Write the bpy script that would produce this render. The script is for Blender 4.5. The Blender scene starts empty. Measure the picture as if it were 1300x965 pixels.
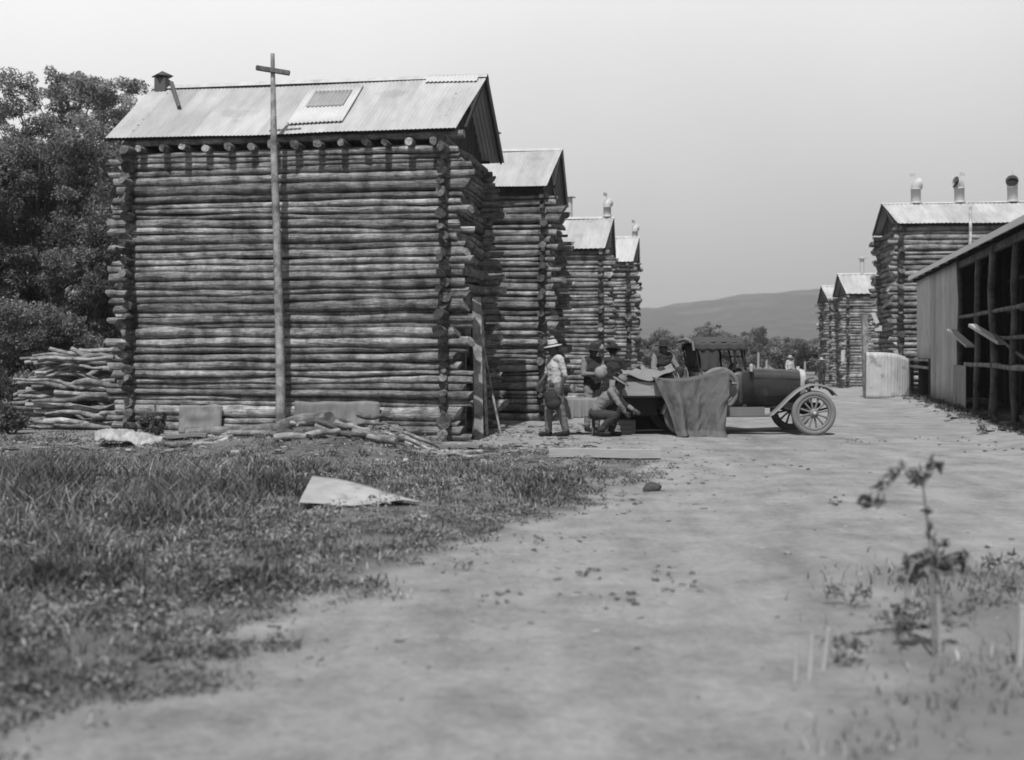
import bpy, bmesh, math, random
import numpy as np
from mathutils import Vector, Matrix, noise as mnoise

R = math.radians
scene = bpy.context.scene
COL = scene.collection

# ------------------------------------------------------------------ camera
F = 1500.0            # focal length in pixels of the 1300 px wide photograph
CX, HY, CAMZ = 650.0, 445.0, 1.6
cd = bpy.data.cameras.new('camera')
cam = bpy.data.objects.new('camera', cd)
COL.objects.link(cam)
cam.location = (0, 0, CAMZ)
cam.rotation_euler = (R(90), 0, 0)
cd.sensor_width = 36.0
cd.lens = 36.0 * F / 1300.0
cd.shift_y = -(482.5 - HY) / 1300.0
cd.clip_start = 0.1
cd.clip_end = 9000
cd.dof.use_dof = True
cd.dof.focus_distance = 24.0
cd.dof.aperture_fstop = 1.3
scene.camera = cam

# ------------------------------------------------------------------ light
SUN = Vector((-0.10, -0.52, 0.86)).normalized()       # towards the sun
elev = math.asin(SUN.z)
azim = math.atan2(SUN.x, SUN.y)
world = bpy.data.worlds.new('World')
scene.world = world
world.use_nodes = True
nt = world.node_tree
for n in list(nt.nodes):
    nt.nodes.remove(n)
wo = nt.nodes.new('ShaderNodeOutputWorld')
bg = nt.nodes.new('ShaderNodeBackground')
sky = nt.nodes.new('ShaderNodeTexSky')
sky.sky_type = 'NISHITA'
sky.sun_disc = False
sky.sun_elevation = elev
sky.sun_rotation = azim
sky.dust_density = 4.0
bw = nt.nodes.new('ShaderNodeRGBToBW')
nt.links.new(sky.outputs[0], bw.inputs[0])
# black-and-white film sky: brighter and whiter upwards and to the left
tc = nt.nodes.new('ShaderNodeTexCoord')
sp = nt.nodes.new('ShaderNodeSeparateXYZ')
nt.links.new(tc.outputs['Generated'], sp.inputs[0])
def wmath(op, a, b=None, c=None):
    m = nt.nodes.new('ShaderNodeMath'); m.operation = op
    for i, v in enumerate((a, b, c)):
        if v is None: continue
        if isinstance(v, (int, float)): m.inputs[i].default_value = v
        else: nt.links.new(v, m.inputs[i])
    return m.outputs[0]
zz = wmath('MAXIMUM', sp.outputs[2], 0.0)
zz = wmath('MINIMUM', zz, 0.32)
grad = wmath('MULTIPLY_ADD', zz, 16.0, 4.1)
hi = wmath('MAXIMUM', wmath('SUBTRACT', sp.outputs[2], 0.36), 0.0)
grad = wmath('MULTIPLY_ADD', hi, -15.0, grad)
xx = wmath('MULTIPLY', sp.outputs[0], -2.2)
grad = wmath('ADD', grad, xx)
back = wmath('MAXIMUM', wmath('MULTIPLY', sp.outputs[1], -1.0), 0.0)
grad = wmath('MULTIPLY_ADD', back, -2.5, grad)  # sky dimmed behind the camera to cut fill light
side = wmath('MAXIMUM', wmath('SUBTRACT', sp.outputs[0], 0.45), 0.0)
grad = wmath('MULTIPLY_ADD', side, -5.0, grad)  # far right sky dimmed as well, keeps shaded lane walls dark
cn = nt.nodes.new('ShaderNodeTexNoise'); cn.inputs['Scale'].default_value = 2.2; cn.inputs['Detail'].default_value = 5
nt.links.new(tc.outputs['Generated'], cn.inputs['Vector'])
cl = wmath('MULTIPLY_ADD', cn.outputs[0], 2.4, -1.2)
grad = wmath('ADD', grad, cl)
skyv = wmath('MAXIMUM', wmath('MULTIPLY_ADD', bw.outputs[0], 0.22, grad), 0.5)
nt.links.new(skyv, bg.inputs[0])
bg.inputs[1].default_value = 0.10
nt.links.new(bg.outputs[0], wo.inputs[0])

sd = bpy.data.lights.new('sun', 'SUN')
sd.energy = 5.0
sd.angle = R(0.6)
sd.color = (1, 1, 1)
sun = bpy.data.objects.new('sun', sd)
COL.objects.link(sun)
sun.rotation_euler = SUN.to_track_quat('Z', 'Y').to_euler()
sun.location = (-10, -20, 40)

scene.view_settings.view_transform = 'Standard'
scene.view_settings.look = 'None'
scene.view_settings.exposure = 0.0
scene.view_settings.gamma = 1.0
scene.cycles.pixel_filter_type = 'BLACKMAN_HARRIS'
scene.cycles.filter_width = 1.7

# ------------------------------------------------------------------ helpers
def tag(o, label=None, cat=None, group=None, kind=None):
    if label: o['label'] = label
    if cat: o['category'] = cat
    if group: o['group'] = group
    if kind: o['kind'] = kind
    return o

def empty(name, loc=(0, 0, 0), rotz=0.0):
    o = bpy.data.objects.new(name, None)
    o.empty_display_size = 0.3
    COL.objects.link(o)
    o.location = loc
    o.rotation_euler = (0, 0, rotz)
    return o

def copy_tree(o, parent=None):
    c = o.copy(); COL.objects.link(c); c.parent = parent
    for ch in list(o.children):
        copy_tree(ch, c)
    return c

def sstep(a, b, x):
    t = min(1.0, max(0.0, (x - a) / (b - a)))
    return t * t * (3 - 2 * t)

def gz(x, y):
    z = -0.45 * sstep(35, 70, y)
    z += 0.035 * mnoise.noise((x * 0.35, y * 0.35, 1.7)) * sstep(1, 4, y)
    # low earth bank in front of the near barn
    if 15 < y < 22 and x < -1.2:
        z += (0.10 + .20 * sstep(-6.5, -2.8, x)) * sstep(15.5, 18.4, y) * (1 - sstep(19.2, 20.8, y)) * (1 - sstep(-2.2, -1.2, x)) * sstep(-12, -8, x) * (1 + .5 * mnoise.noise((x * 1.5, y * 1.5, 2)))
    # verge slightly higher than the wheel-worn lane
    z += 0.07 * sstep(0.2, 1.6, bx(y) - x) * (1 - sstep(14, 20, y))
    # shoulder towards the shed
    if y > 14: z += 0.10 * sstep(1.2, 0.1, abs(x - (4.4 + 0.227 * y)))
    return z

BY = [(0, -3.2), (4.66, -2.05), (5.5, -1.88), (6.15, -1.64), (7.16, -1.53), (8.57, -.63), (10.9, -.07), (13.3, 1.24), (15.5, 1.96), (18.5, 2.0), (20.9, 1.6), (23, -0.4), (60, -0.6)]
def bx(y):
    for (a, b), (c, d) in zip(BY, BY[1:]):
        if y <= c:
            return b + (d - b) * (y - a) / (c - a)
    return BY[-1][1]

def W(px, py, D):
    return Vector(((px - CX) / F * D, D, CAMZ + (HY - py) / F * D))

def G(px, D, dz=0.0):
    x = (px - CX) / F * D
    return Vector((x, D, gz(x, D) + dz))

# ---- materials
MATS = {}
def mat(name, val, var=0.35, scale=(1, 1, 1), nscale=4.0, detail=6.0, bump=0.3, bdist=0.02, rough=0.85, metal=0.0,
        spots=None, coord='Object', spec=0.3, trans=0.0, cracks=0.0):
    if name in MATS: return MATS[name]
    m = bpy.data.materials.new(name); m.use_nodes = True
    t = m.node_tree; N = t.nodes; L = t.links
    b = N['Principled BSDF']
    b.inputs['Roughness'].default_value = rough
    b.inputs['Metallic'].default_value = metal
    b.inputs['Specular IOR Level'].default_value = spec
    c = N.new('ShaderNodeTexCoord'); mp = N.new('ShaderNodeMapping')
    mp.inputs['Scale'].default_value = scale
    L.new(c.outputs[coord], mp.inputs[0])
    n1 = N.new('ShaderNodeTexNoise'); n1.inputs['Scale'].default_value = nscale
    n1.inputs['Detail'].default_value = detail; n1.inputs['Roughness'].default_value = 0.65
    L.new(mp.outputs[0], n1.inputs['Vector'])
    n2 = N.new('ShaderNodeTexNoise'); n2.inputs['Scale'].default_value = 0.9; n2.inputs['Detail'].default_value = 4
    L.new(c.outputs[coord], n2.inputs['Vector'])
    def mth(op, a, bb=None, cc=None):
        k = N.new('ShaderNodeMath'); k.operation = op
        for i, v in enumerate((a, bb, cc)):
            if v is None: continue
            if isinstance(v, (int, float)): k.inputs[i].default_value = v
            else: L.new(v, k.inputs[i])
        return k.outputs[0]
    a1 = mth('MULTIPLY_ADD', n1.outputs[0], 2.6 * var, 1 - 1.3 * var)
    a2 = mth('MULTIPLY_ADD', n2.outputs[0], 1.2 * var, 1 - 0.6 * var)
    v = mth('MULTIPLY', a1, a2)
    if cracks > 0:
        n4 = N.new('ShaderNodeTexNoise'); n4.inputs['Scale'].default_value = nscale * 1.7; n4.inputs['Detail'].default_value = 3; n4.inputs['Distortion'].default_value = .4
        L.new(mp.outputs[0], n4.inputs['Vector'])
        k1 = mth('ABSOLUTE', mth('SUBTRACT', n4.outputs[0], 0.5)); k1 = mth('MINIMUM', mth('MULTIPLY', k1, 16.0), 1.0)
        v = mth('MULTIPLY', v, mth('MULTIPLY_ADD', k1, cracks, 1.0 - cracks))
        n5 = N.new('ShaderNodeTexNoise'); n5.inputs['Scale'].default_value = 3.2; n5.inputs['Detail'].default_value = 6; n5.inputs['Roughness'].default_value = .7
        L.new(c.outputs[coord], n5.inputs['Vector'])
        k2 = mth('MULTIPLY_ADD', mth('SUBTRACT', n5.outputs[0], 0.5), 4.5, 1.0); k2 = mth('MINIMUM', mth('MAXIMUM', k2, 0.45), 1.7)
        v = mth('MULTIPLY', v, k2)
    at = N.new('ShaderNodeAttribute'); at.attribute_name = 'tint'
    v = mth('MULTIPLY', v, at.outputs['Fac'])
    if spots:
        n3 = N.new('ShaderNodeTexNoise'); n3.inputs['Scale'].default_value = spots[0]; n3.inputs['Detail'].default_value = 3
        L.new(c.outputs[coord], n3.inputs['Vector'])
        s = mth('SUBTRACT', n3.outputs[0], spots[1]); s = mth('MULTIPLY', s, 12.0); s = mth('MAXIMUM', s, 0.0); s = mth('MINIMUM', s, 1.0)
        s = mth('MULTIPLY_ADD', s, spots[2] - 1.0, 1.0)
        v = mth('MULTIPLY', v, s)
    v = mth('MULTIPLY', v, val * 0.74)
    v = mth('MAXIMUM', v, 0.004); v = mth('MINIMUM', v, 0.9)
    cc = N.new('ShaderNodeCombineColor')
    for i in range(3): L.new(v, cc.inputs[i])
    L.new(cc.outputs[0], b.inputs['Base Color'])
    if bump > 0:
        bp = N.new('ShaderNodeBump'); bp.inputs['Strength'].default_value = bump; bp.inputs['Distance'].default_value = bdist
        L.new(n1.outputs[0], bp.inputs['Height']); L.new(bp.outputs[0], b.inputs['Normal'])
    if trans > 0:
        tr = N.new('ShaderNodeBsdfTranslucent'); mx = N.new('ShaderNodeMixShader'); mx.inputs[0].default_value = trans
        L.new(cc.outputs[0], tr.inputs[0]); L.new(b.outputs[0], mx.inputs[1]); L.new(tr.outputs[0], mx.inputs[2])
        L.new(mx.outputs[0], N['Material Output'].inputs[0])
    MATS[name] = m
    return m

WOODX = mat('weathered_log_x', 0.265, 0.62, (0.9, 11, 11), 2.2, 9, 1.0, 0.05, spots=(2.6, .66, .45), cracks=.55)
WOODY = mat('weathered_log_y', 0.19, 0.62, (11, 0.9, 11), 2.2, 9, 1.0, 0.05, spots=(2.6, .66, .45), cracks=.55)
WOODZ = mat('weathered_board', 0.17, 0.35, (22, 22, 1.2), 2.2, 8, 0.5, 0.02)
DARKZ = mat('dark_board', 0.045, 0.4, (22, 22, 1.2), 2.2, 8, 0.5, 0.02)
STICK = mat('dry_pole_wood', 0.25, 0.35, (1.5, 18, 18), 2.2, 7, 0.8, 0.03, cracks=.5)
PALEW = mat('pale_board', 0.36, 0.22, (2, 18, 18), 2.2, 7, 0.4, 0.01)
POLEM = mat('pole_wood', 0.34, 0.22, (20, 20, 1.2), 2.2, 7, 0.6, 0.02, cracks=.35)
ROOFM = mat('galvanised_iron_roof', 0.46, 0.26, (3, .7, .7), 2.0, 5, 0.05, 0.01, rough=0.6, spots=(1.4, .62, .82))
ROOFP = mat('new_iron_sheet', 0.60, 0.16, (2, 2, 2), 2.0, 5, 0.05, 0.01, rough=0.6)
WALLI = mat('grey_iron_wall', 0.47, 0.25, (1, 1, .5), 2.2, 6, 0.1, 0.01, rough=0.7, spots=(1.1, .6, .75))
SHEETI = mat('pale_iron_sheet', 0.52, 0.38, (1.5, 1.5, .7), 3.0, 9, 0.3, 0.02, rough=0.6, spots=(2.6, .58, .6))
PLATEI = mat('flat_iron_plate', 0.19, 0.45, (3, 3, .8), 2.5, 9, 0.4, 0.02, rough=0.7, spots=(2.4, .56, .6))
FLUEM = mat('flue_iron', 0.10, 0.25, (1, 1, 1), 5.0, 6, 0.1, 0.01, rough=0.6)
COWLM = mat('galvanised_cowl', 0.52, 0.12, (1, 1, 1), 5.0, 4, 0.05, 0.01, rough=0.5)
BLACKM = mat('mouth_shade_black', 0.01, 0.2, (1, 1, 1), 5.0, 4, 0.0)
LEAF = mat('leaf', 0.17, 0.3, (1, 1, 1), 0.9, 3, 0.0, spec=0.25, rough=0.6, trans=0.25)
LEAFP = mat('leaf_pale', 0.28, 0.3, (1, 1, 1), 0.9, 3, 0.0, spec=0.25, rough=0.6, trans=0.3)
LEAFF = mat('leaf_far', 0.16, 0.3, (1, 1, 1), 0.9, 3, 0.0, spec=0.1, rough=0.8, trans=0.2)
BARK = mat('bark', 0.14, 0.4, (9, 9, 1.2), 2.0, 6, 0.6, 0.03)
GRASSM = mat('grass_blade', 0.21, 0.45, (1, 1, 1), 1.2, 5, 0.0, spec=0.15, rough=0.8, trans=0.25)
WEEDM = mat('weed_leaf', 0.10, 0.3, (1, 1, 1), 3, 3, 0.0, spec=0.2, rough=0.7, trans=0.15)

# ---- mesh builder
class MB:
    def __init__(s): s.v = []; s.f = []; s.t = []; s.flat = []
    def add(s, vs, fs, tint=1.0, flat=False):
        o = len(s.v); s.v += [tuple(p) for p in vs]
        s.t += ([tint] * len(vs) if isinstance(tint, (int, float)) else list(tint))
        for f in fs: s.f.append(tuple(i + o for i in f)); s.flat.append(flat)
    def box(s, c, d, rot=None, tint=1.0, bev=0.0):
        """box centred at c with full size d; small chamfer on the vertical profile when bev > 0"""
        x, y, z = d[0] / 2, d[1] / 2, d[2] / 2
        M = rot if rot is not None else Matrix.Identity(3)
        C = Vector(c)
        if bev > 0:
            bm = bmesh.new(); bmesh.ops.create_cube(bm, size=1.0)
            for v in bm.verts: v.co = Vector((v.co.x * d[0], v.co.y * d[1], v.co.z * d[2]))
            bmesh.ops.bevel(bm, geom=list(bm.edges), offset=bev, segments=2, affect='EDGES', clamp_overlap=True)
            bm.verts.index_update()
            s.add([C + M @ v.co for v in bm.verts], [[v.index for v in f.verts] for f in bm.faces], tint, True)
            bm.free(); return
        vs = [C + M @ Vector(p) for p in ((-x, -y, -z), (x, -y, -z), (x, y, -z), (-x, y, -z), (-x, -y, z), (x, -y, z), (x, y, z), (-x, y, z))]
        s.add(vs, [(0, 3, 2, 1), (4, 5, 6, 7), (0, 1, 5, 4), (1, 2, 6, 5), (2, 3, 7, 6), (3, 0, 4, 7)], tint, True)
    def bar(s, p0, p1, w, h, tint=1.0, bev=0.0):
        p0 = Vector(p0); p1 = Vector(p1); d = p1 - p0
        q = d.to_track_quat('X', 'Z').to_matrix()
        s.box((p0 + p1) / 2, (d.length, w, h), q, tint, bev)
    def tube(s, pts, rad, sides=8, tint=1.0, cap=True, captint=None, squash=1.0, rj=0.0, rng=random):
        pts = [Vector(p) for p in pts]; n = len(pts)
        if isinstance(rad, (int, float)): rad = [rad] * n
        vs = []; fs = []
        up = None
        ph = [1 + rj * rng.uniform(-1, 1) for _ in range(sides)]
        for i, p in enumerate(pts):
            d = (pts[min(i + 1, n - 1)] - pts[max(i - 1, 0)]).normalized()
            if up is None:
                up = Vector((0, 0, 1)) if abs(d.z) < 0.9 else Vector((0, 1, 0))
            a = d.cross(up).normalized(); b = a.cross(d).normalized(); up = b
            for k in range(sides):
                an = 2 * math.pi * k / sides
                r = rad[i] * ph[k]
                vs.append(p + a * (math.cos(an) * r) + b * (math.sin(an) * r * squash))
        for i in range(n - 1):
            for k in range(sides):
                k2 = (k + 1) % sides
                fs.append((i * sides + k, i * sides + k2, (i + 1) * sides + k2, (i + 1) * sides + k))
        s.add(vs, fs, tint)
        if cap:
            ct = captint if captint is not None else tint
            s.add(vs[:sides][::-1], [tuple(range(sides))], ct, True)
            s.add(vs[-sides:], [tuple(range(sides))], ct, True)
    def lathe(s, prof, M=None, n=24, tint=1.0, closed=False):
        M = M or Matrix.Identity(4)
        vs = []; fs = []; m = len(prof)
        for k in range(n):
            a = 2 * math.pi * k / n
            for r, h in prof: vs.append(M @ Vector((r * math.cos(a), r * math.sin(a), h)))
        for k in range(n):
            k2 = (k + 1) % n
            for j in range(m if closed else m - 1):
                j2 = (j + 1) % m
                fs.append((k * m + j, k2 * m + j, k2 * m + j2, k * m + j2))
        s.add(vs, fs, tint)
    def grid(s, fn, nu, nv, tint=1.0, tf=None):
        vs = []; ts = []
        for j in range(nv + 1):
            for i in range(nu + 1):
                vs.append(fn(i / nu, j / nv)); ts.append(tf(i / nu, j / nv) if tf else tint)
        fs = [(j * (nu + 1) + i, j * (nu + 1) + i + 1, (j + 1) * (nu + 1) + i + 1, (j + 1) * (nu + 1) + i) for j in range(nv) for i in range(nu)]
        s.add(vs, fs, ts)
    def loft(s, secs, tint=1.0, cap=True, closed=True):
        n = len(secs[0]); vs = [p for q in secs for p in q]; fs = []
        for i in range(len(secs) - 1):
            for k in range(n if closed else n - 1):
                k2 = (k + 1) % n
                fs.append((i * n + k, i * n + k2, (i + 1) * n + k2, (i + 1) * n + k))
        s.add(vs, fs, tint)
        if cap:
            s.add(secs[0][::-1], [tuple(range(n))], tint, True); s.add(secs[-1], [tuple(range(n))], tint, True)
    def build(s, name, m, parent=None, smooth=True, solid=0.0):
        me = bpy.data.meshes.new(name)
        me.from_pydata(s.v, [], s.f)
        at = me.attributes.new('tint', 'FLOAT', 'POINT'); at.data.foreach_set('value', s.t)
        me.polygons.foreach_set('use_smooth', [smooth and not fl for fl in s.flat])
        me.materials.append(m); me.update()
        o = bpy.data.objects.new(name, me); COL.objects.link(o); o.parent = parent
        if solid > 0:
            md = o.modifiers.new('thickness', 'SOLIDIFY'); md.thickness = solid; md.offset = 0
        return o

def np_mesh(name, verts, faces_idx, loop_tot, tint, m, parent=None):
    me = bpy.data.meshes.new(name)
    nv = len(verts); nf = len(loop_tot)
    me.vertices.add(nv); me.vertices.foreach_set('co', np.asarray(verts, dtype=np.float32).ravel())
    me.loops.add(len(faces_idx)); me.loops.foreach_set('vertex_index', np.asarray(faces_idx, dtype=np.int32))
    me.polygons.add(nf)
    st = np.concatenate(([0], np.cumsum(loop_tot)[:-1])).astype(np.int32)
    me.polygons.foreach_set('loop_start', st)
    me.update(calc_edges=True); me.validate()
    at = me.attributes.new('tint', 'FLOAT', 'POINT'); at.data.foreach_set('value', np.asarray(tint, dtype=np.float32))
    me.materials.append(m)
    o = bpy.data.objects.new(name, me); COL.objects.link(o); o.parent = parent
    return o

def log(mb, p0, p1, r0, r1, rng, seg=7, sides=9, wob=0.02, tint=1.0, capt=1.0):
    """rough hewn log: wandering axis, lumpy section, ends chopped off askew"""
    p0 = Vector(p0); p1 = Vector(p1); d = p1 - p0; L = d.length; ax = d.normalized()
    ox, oz = rng.uniform(0, 99), rng.uniform(0, 99)
    side = Vector((-d.y, d.x, 0))
    side = side.normalized() if side.length > .01 * L else Vector((1, 0, 0))
    up = ax.cross(side).normalized()
    if up.z < 0: up = -up
    n = sides; fl = rng.uniform(.85, 1.1)
    t0a, t0b, t1a, t1b = [rng.uniform(-.45, .45) for _ in range(4)]
    vs = []; ts = []
    for i in range(seg + 1):
        t = i / seg; s_ = t * L
        c = p0 + d * t + side * (mnoise.noise((ox + s_ * 0.7, 0, 3)) * wob * 2) + up * (mnoise.noise((oz + s_ * 0.6, 5, 3)) * wob * 1.6 + mnoise.noise((oz + s_ * 2.3, 2, 3)) * wob * .6)
        r = (r0 + (r1 - r0) * t) * (1 + 0.22 * mnoise.noise((ox + s_ * 1.3, 9, oz)))
        knot = 1 + .25 * max(0, mnoise.noise((ox + s_ * 3.1, 4, 4)) - .3)
        for k in range(n):
            an = 2 * math.pi * k / n; ca, sa = math.cos(an), math.sin(an)
            q = 1 + .22 * mnoise.noise((ca * 1.3 + ox, sa * 1.3 + oz, s_ * .55)) + .09 * mnoise.noise((ca * 2.5 + oz, sa * 2.5, s_ * 5 + ox))
            rr = r * q * knot
            p = c + side * (ca * rr) + up * (sa * rr * fl)
            if i == 0: p += ax * (r * (ca * t0a + sa * t0b) * 1.6)
            if i == seg: p += ax * (r * (ca * t1a + sa * t1b) * 1.6)
            vs.append(p)
            ts.append(tint * (1 + .35 * mnoise.noise((s_ * .9 + ox, 7, sa * .8 + oz))))
    fs = [(i * n + k, i * n + (k + 1) % n, (i + 1) * n + (k + 1) % n, (i + 1) * n + k) for i in range(seg) for k in range(n)]
    mb.add(vs, fs, ts)
    mb.add(vs[:n][::-1], [tuple(range(n))], tint * capt, True)
    mb.add(vs[-n:], [tuple(range(n))], tint * capt, True)

# ------------------------------------------------------------------ ground
def graded(n, a, k, c0):
    return [c0 + a * math.sinh(k * (2 * i / (n - 1) - 1)) for i in range(n)]
def make_ground():
    n = 430
    xs = graded(n, 4.0, 6.6, 0.0); ys = graded(n, 4.0, 6.6, 11.0)
    V = np.zeros((n * n, 3)); ta = np.zeros(n * n)
    for j, y in enumerate(ys):
        for i, x in enumerate(xs):
            k = j * n + i
            near = abs(x) < 60 and -10 < y < 100
            z = gz(x, y) if near else -0.45 * sstep(35, 70, y)
            g = 0.0
            if near:
                g = grassy(x, y)
            else:
                g = 0.6
            V[k] = (x, y, z); ta[k] = g
    ii = np.arange(n - 1); a = (ii[None, :] + ii[:, None] * n).ravel()
    f = np.stack([a, a + 1, a + n + 1, a + n], 1).ravel()
    o = np_mesh('ground', V, f, np.full(len(a), 4), ta, GROUND)
    o.data.polygons.foreach_set('use_smooth', [True] * len(o.data.polygons))
    tag(o, kind='structure')
    return o

def grassy(x, y):
    w = 0.65 * mnoise.noise((x * 0.8, y * 0.8, 7.7)) + 0.45 * mnoise.noise((x * 2.7, y * 2.7, 2.2))
    left = sstep(-0.45, 0.55, bx(y) - x + w * 1.1)
    if y > 17:
        left *= 1 - 0.8 * sstep(17, 20, y) * (1 if x > -1.3 else 0.8)
    # right hand foreground corner, thin
    r = x - (1.35 + 0.30 * (y - 5.5))
    right = 0.55 * sstep(-0.3, 0.8, r + w) * (1 - sstep(8.0, 10.5, y + w))
    # beyond the right verge
    sh = 0.4 * sstep(0.0, 1.5, x - (3.6 + 0.235 * y)) * sstep(13, 18, y) * (1 - sstep(55, 60, y))
    far = 0.7 * sstep(55, 75, y)
    leftfar = 0.6 * sstep(2.2, 4.5, -x - 0.12 * y + 1) if y > 22 else 0
    return max(left if y < 26 else 0, right, sh, far, leftfar)

def ground_mat():
    m = bpy.data.materials.new('dusty_ground'); m.use_nodes = True
    t = m.node_tree; N = t.nodes; L = t.links; b = N['Principled BSDF']
    b.inputs['Roughness'].default_value = 0.95; b.inputs['Specular IOR Level'].default_value = 0.1
    c = N.new('ShaderNodeTexCoord')
    def nz(sc, det, scale=None, rough=0.6):
        n = N.new('ShaderNodeTexNoise'); n.inputs['Scale'].default_value = sc; n.inputs['Detail'].default_value = det
        n.inputs['Roughness'].default_value = rough
        if scale:
            mp = N.new('ShaderNodeMapping'); mp.inputs['Scale'].default_value = scale
            mp.inputs['Rotation'].default_value = (0, 0, R(12))
            L.new(c.outputs['Object'], mp.inputs[0]); L.new(mp.outputs[0], n.inputs['Vector'])
        else: L.new(c.outputs['Object'], n.inputs['Vector'])
        return n.outputs[0]
    def mth(op, a, bb=None, cc=None):
        k = N.new('ShaderNodeMath'); k.operation = op
        for i, v in enumerate((a, bb, cc)):
            if v is None: continue
            if isinstance(v, (int, float)): k.inputs[i].default_value = v
            else: L.new(v, k.inputs[i])
        return k.outputs[0]
    n_big = nz(0.35, 5); n_mid = nz(1.6, 6); n_fine = nz(14, 8, rough=0.7); n_tr = nz(1.0, 5, (2.2, 0.22, 1)); n_peb = nz(45, 4)
    dirt = mth('MULTIPLY_ADD', n_big, 0.16, 0.178)
    dirt = mth('ADD', dirt, mth('MULTIPLY_ADD', n_mid, 0.34, -0.17))
    dirt = mth('ADD', dirt, mth('MULTIPLY_ADD', n_fine, 0.24, -0.12))
    dirt = mth('ADD', dirt, mth('MULTIPLY_ADD', n_tr, 0.18, -0.09))
    dk = mth('MULTIPLY', mth('MAXIMUM', mth('SUBTRACT', n_mid, 0.60), 0.0), -0.8)   # scuffed damp patches
    dirt = mth('ADD', dirt, dk)
    sx = N.new('ShaderNodeSeparateXYZ'); L.new(c.outputs['Object'], sx.inputs[0])
    lx = mth('ADD', mth('MULTIPLY_ADD', sx.outputs[1], -0.17, sx.outputs[0]), mth('MULTIPLY_ADD', n_big, 1.4, -0.7))
    rut = None
    for x0 in (0.55, 2.0, 3.1):
        g_ = mth('MAXIMUM', mth('SUBTRACT', 1.0, mth('MULTIPLY', mth('ABSOLUTE', mth('SUBTRACT', lx, x0)), 5.5)), 0.0)
        rut = g_ if rut is None else mth('ADD', rut, g_)
    rut = mth('MULTIPLY', rut, mth('MULTIPLY_ADD', n_mid, 2.0, -0.45))
    dirt = mth('MULTIPLY_ADD', rut, -0.05, dirt)
    pb = mth('MULTIPLY', mth('MAXIMUM', mth('SUBTRACT', n_peb, 0.64), 0.0), 1.0)
    dirt = mth('ADD', dirt, pb)
    gr = mth('MULTIPLY_ADD', n_fine, 0.22, 0.0)
    gr = mth('ADD', gr, mth('MULTIPLY_ADD', n_mid, 0.24, -0.10))
    at = N.new('ShaderNodeAttribute'); at.attribute_name = 'tint'
    g = mth('ADD', at.outputs['Fac'], mth('MULTIPLY_ADD', n_fine, 0.9, -0.45))
    g = mth('ADD', g, mth('MULTIPLY_ADD', n_mid, 0.6, -0.3))
    g = mth('MULTIPLY_ADD', g, 1.6, -0.35); g = mth('MINIMUM', mth('MAXIMUM', g, 0.0), 1.0)
    v = mth('ADD', mth('MULTIPLY', gr, g), mth('MULTIPLY', dirt, mth('SUBTRACT', 1.0, g)))
    v = mth('MAXIMUM', mth('MULTIPLY', v, 0.97), 0.015)
    cc = N.new('ShaderNodeCombineColor')
    for i in range(3): L.new(v, cc.inputs[i])
    L.new(cc.outputs[0], b.inputs['Base Color'])
    bp = N.new('ShaderNodeBump'); bp.inputs['Strength'].default_value = 0.75; bp.inputs['Distance'].default_value = 0.05
    h = mth('ADD', n_fine, mth('MULTIPLY', n_mid, 1.5)); h = mth('ADD', h, mth('MULTIPLY', n_peb, 0.3))
    L.new(h, bp.inputs['Height']); L.new(bp.outputs[0], b.inputs['Normal'])
    return m
GROUND = ground_mat()
make_ground()

# ------------------------------------------------------------------ far hill
def make_hill():
    prof = [(-1400, 20), (-400, 26), (0, 36), (144, 46), (200, 56), (268, 66), (342, 71), (430, 70), (560, 60), (800, 40), (1400, 18)]
    def top(x):
        for (a, b), (c, d) in zip(prof, prof[1:]):
            if x <= c: return b + (d - b) * sstep(0, 1, (x - a) / (c - a))
        return 18
    mb = MB()
    nu, nv = 320, 40
    def fn(u, v):
        x = -1400 + 2800 * u
        y = 700 + 1000 * v
        s = math.sin(min(1, v / 0.6) * math.pi / 2) if v < 0.6 else math.cos((v - 0.6) / 0.4 * math.pi / 2)
        z = top(x) * s * (1.0) + 5 * mnoise.noise((x * .006, y * .006, 1)) * s + 2.2 * mnoise.noise((x * .05, y * .05, 4)) * s
        return (x, y, z - 1.5)
    mb.grid(fn, nu, nv)
    m = mat('wooded_hillside', 0.085, 0.6, (1, 1, 1), 0.06, 9, 1.0, 4.0, spots=(0.012, .55, 1.5))
    o = mb.build('hill', m); tag(o, kind='structure')
make_hill()

# ------------------------------------------------------------------ haze
def make_haze():
    bm = bmesh.new(); bmesh.ops.create_cube(bm, size=1.0)
    me = bpy.data.meshes.new('haze'); bm.to_mesh(me); bm.free()
    o = bpy.data.objects.new('haze', me); COL.objects.link(o)
    o.scale = (3400, 3400, 84); o.location = (0, 11, 84 / 2 - 1.6)
    m = bpy.data.materials.new('pale_haze'); m.use_nodes = True
    N = m.node_tree.nodes; L = m.node_tree.links
    N.remove(N['Principled BSDF'])
    v = N.new('ShaderNodeVolumePrincipled'); v.inputs['Color'].default_value = (.9, .9, .9, 1)
    v.inputs['Density'].default_value = 0.00042; v.inputs['Anisotropy'].default_value = 0.2
    L.new(v.outputs[0], N['Material Output'].inputs['Volume'])
    me.materials.append(m); tag(o, kind='stuff')
HAZE = True
if HAZE: make_haze()

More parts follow.
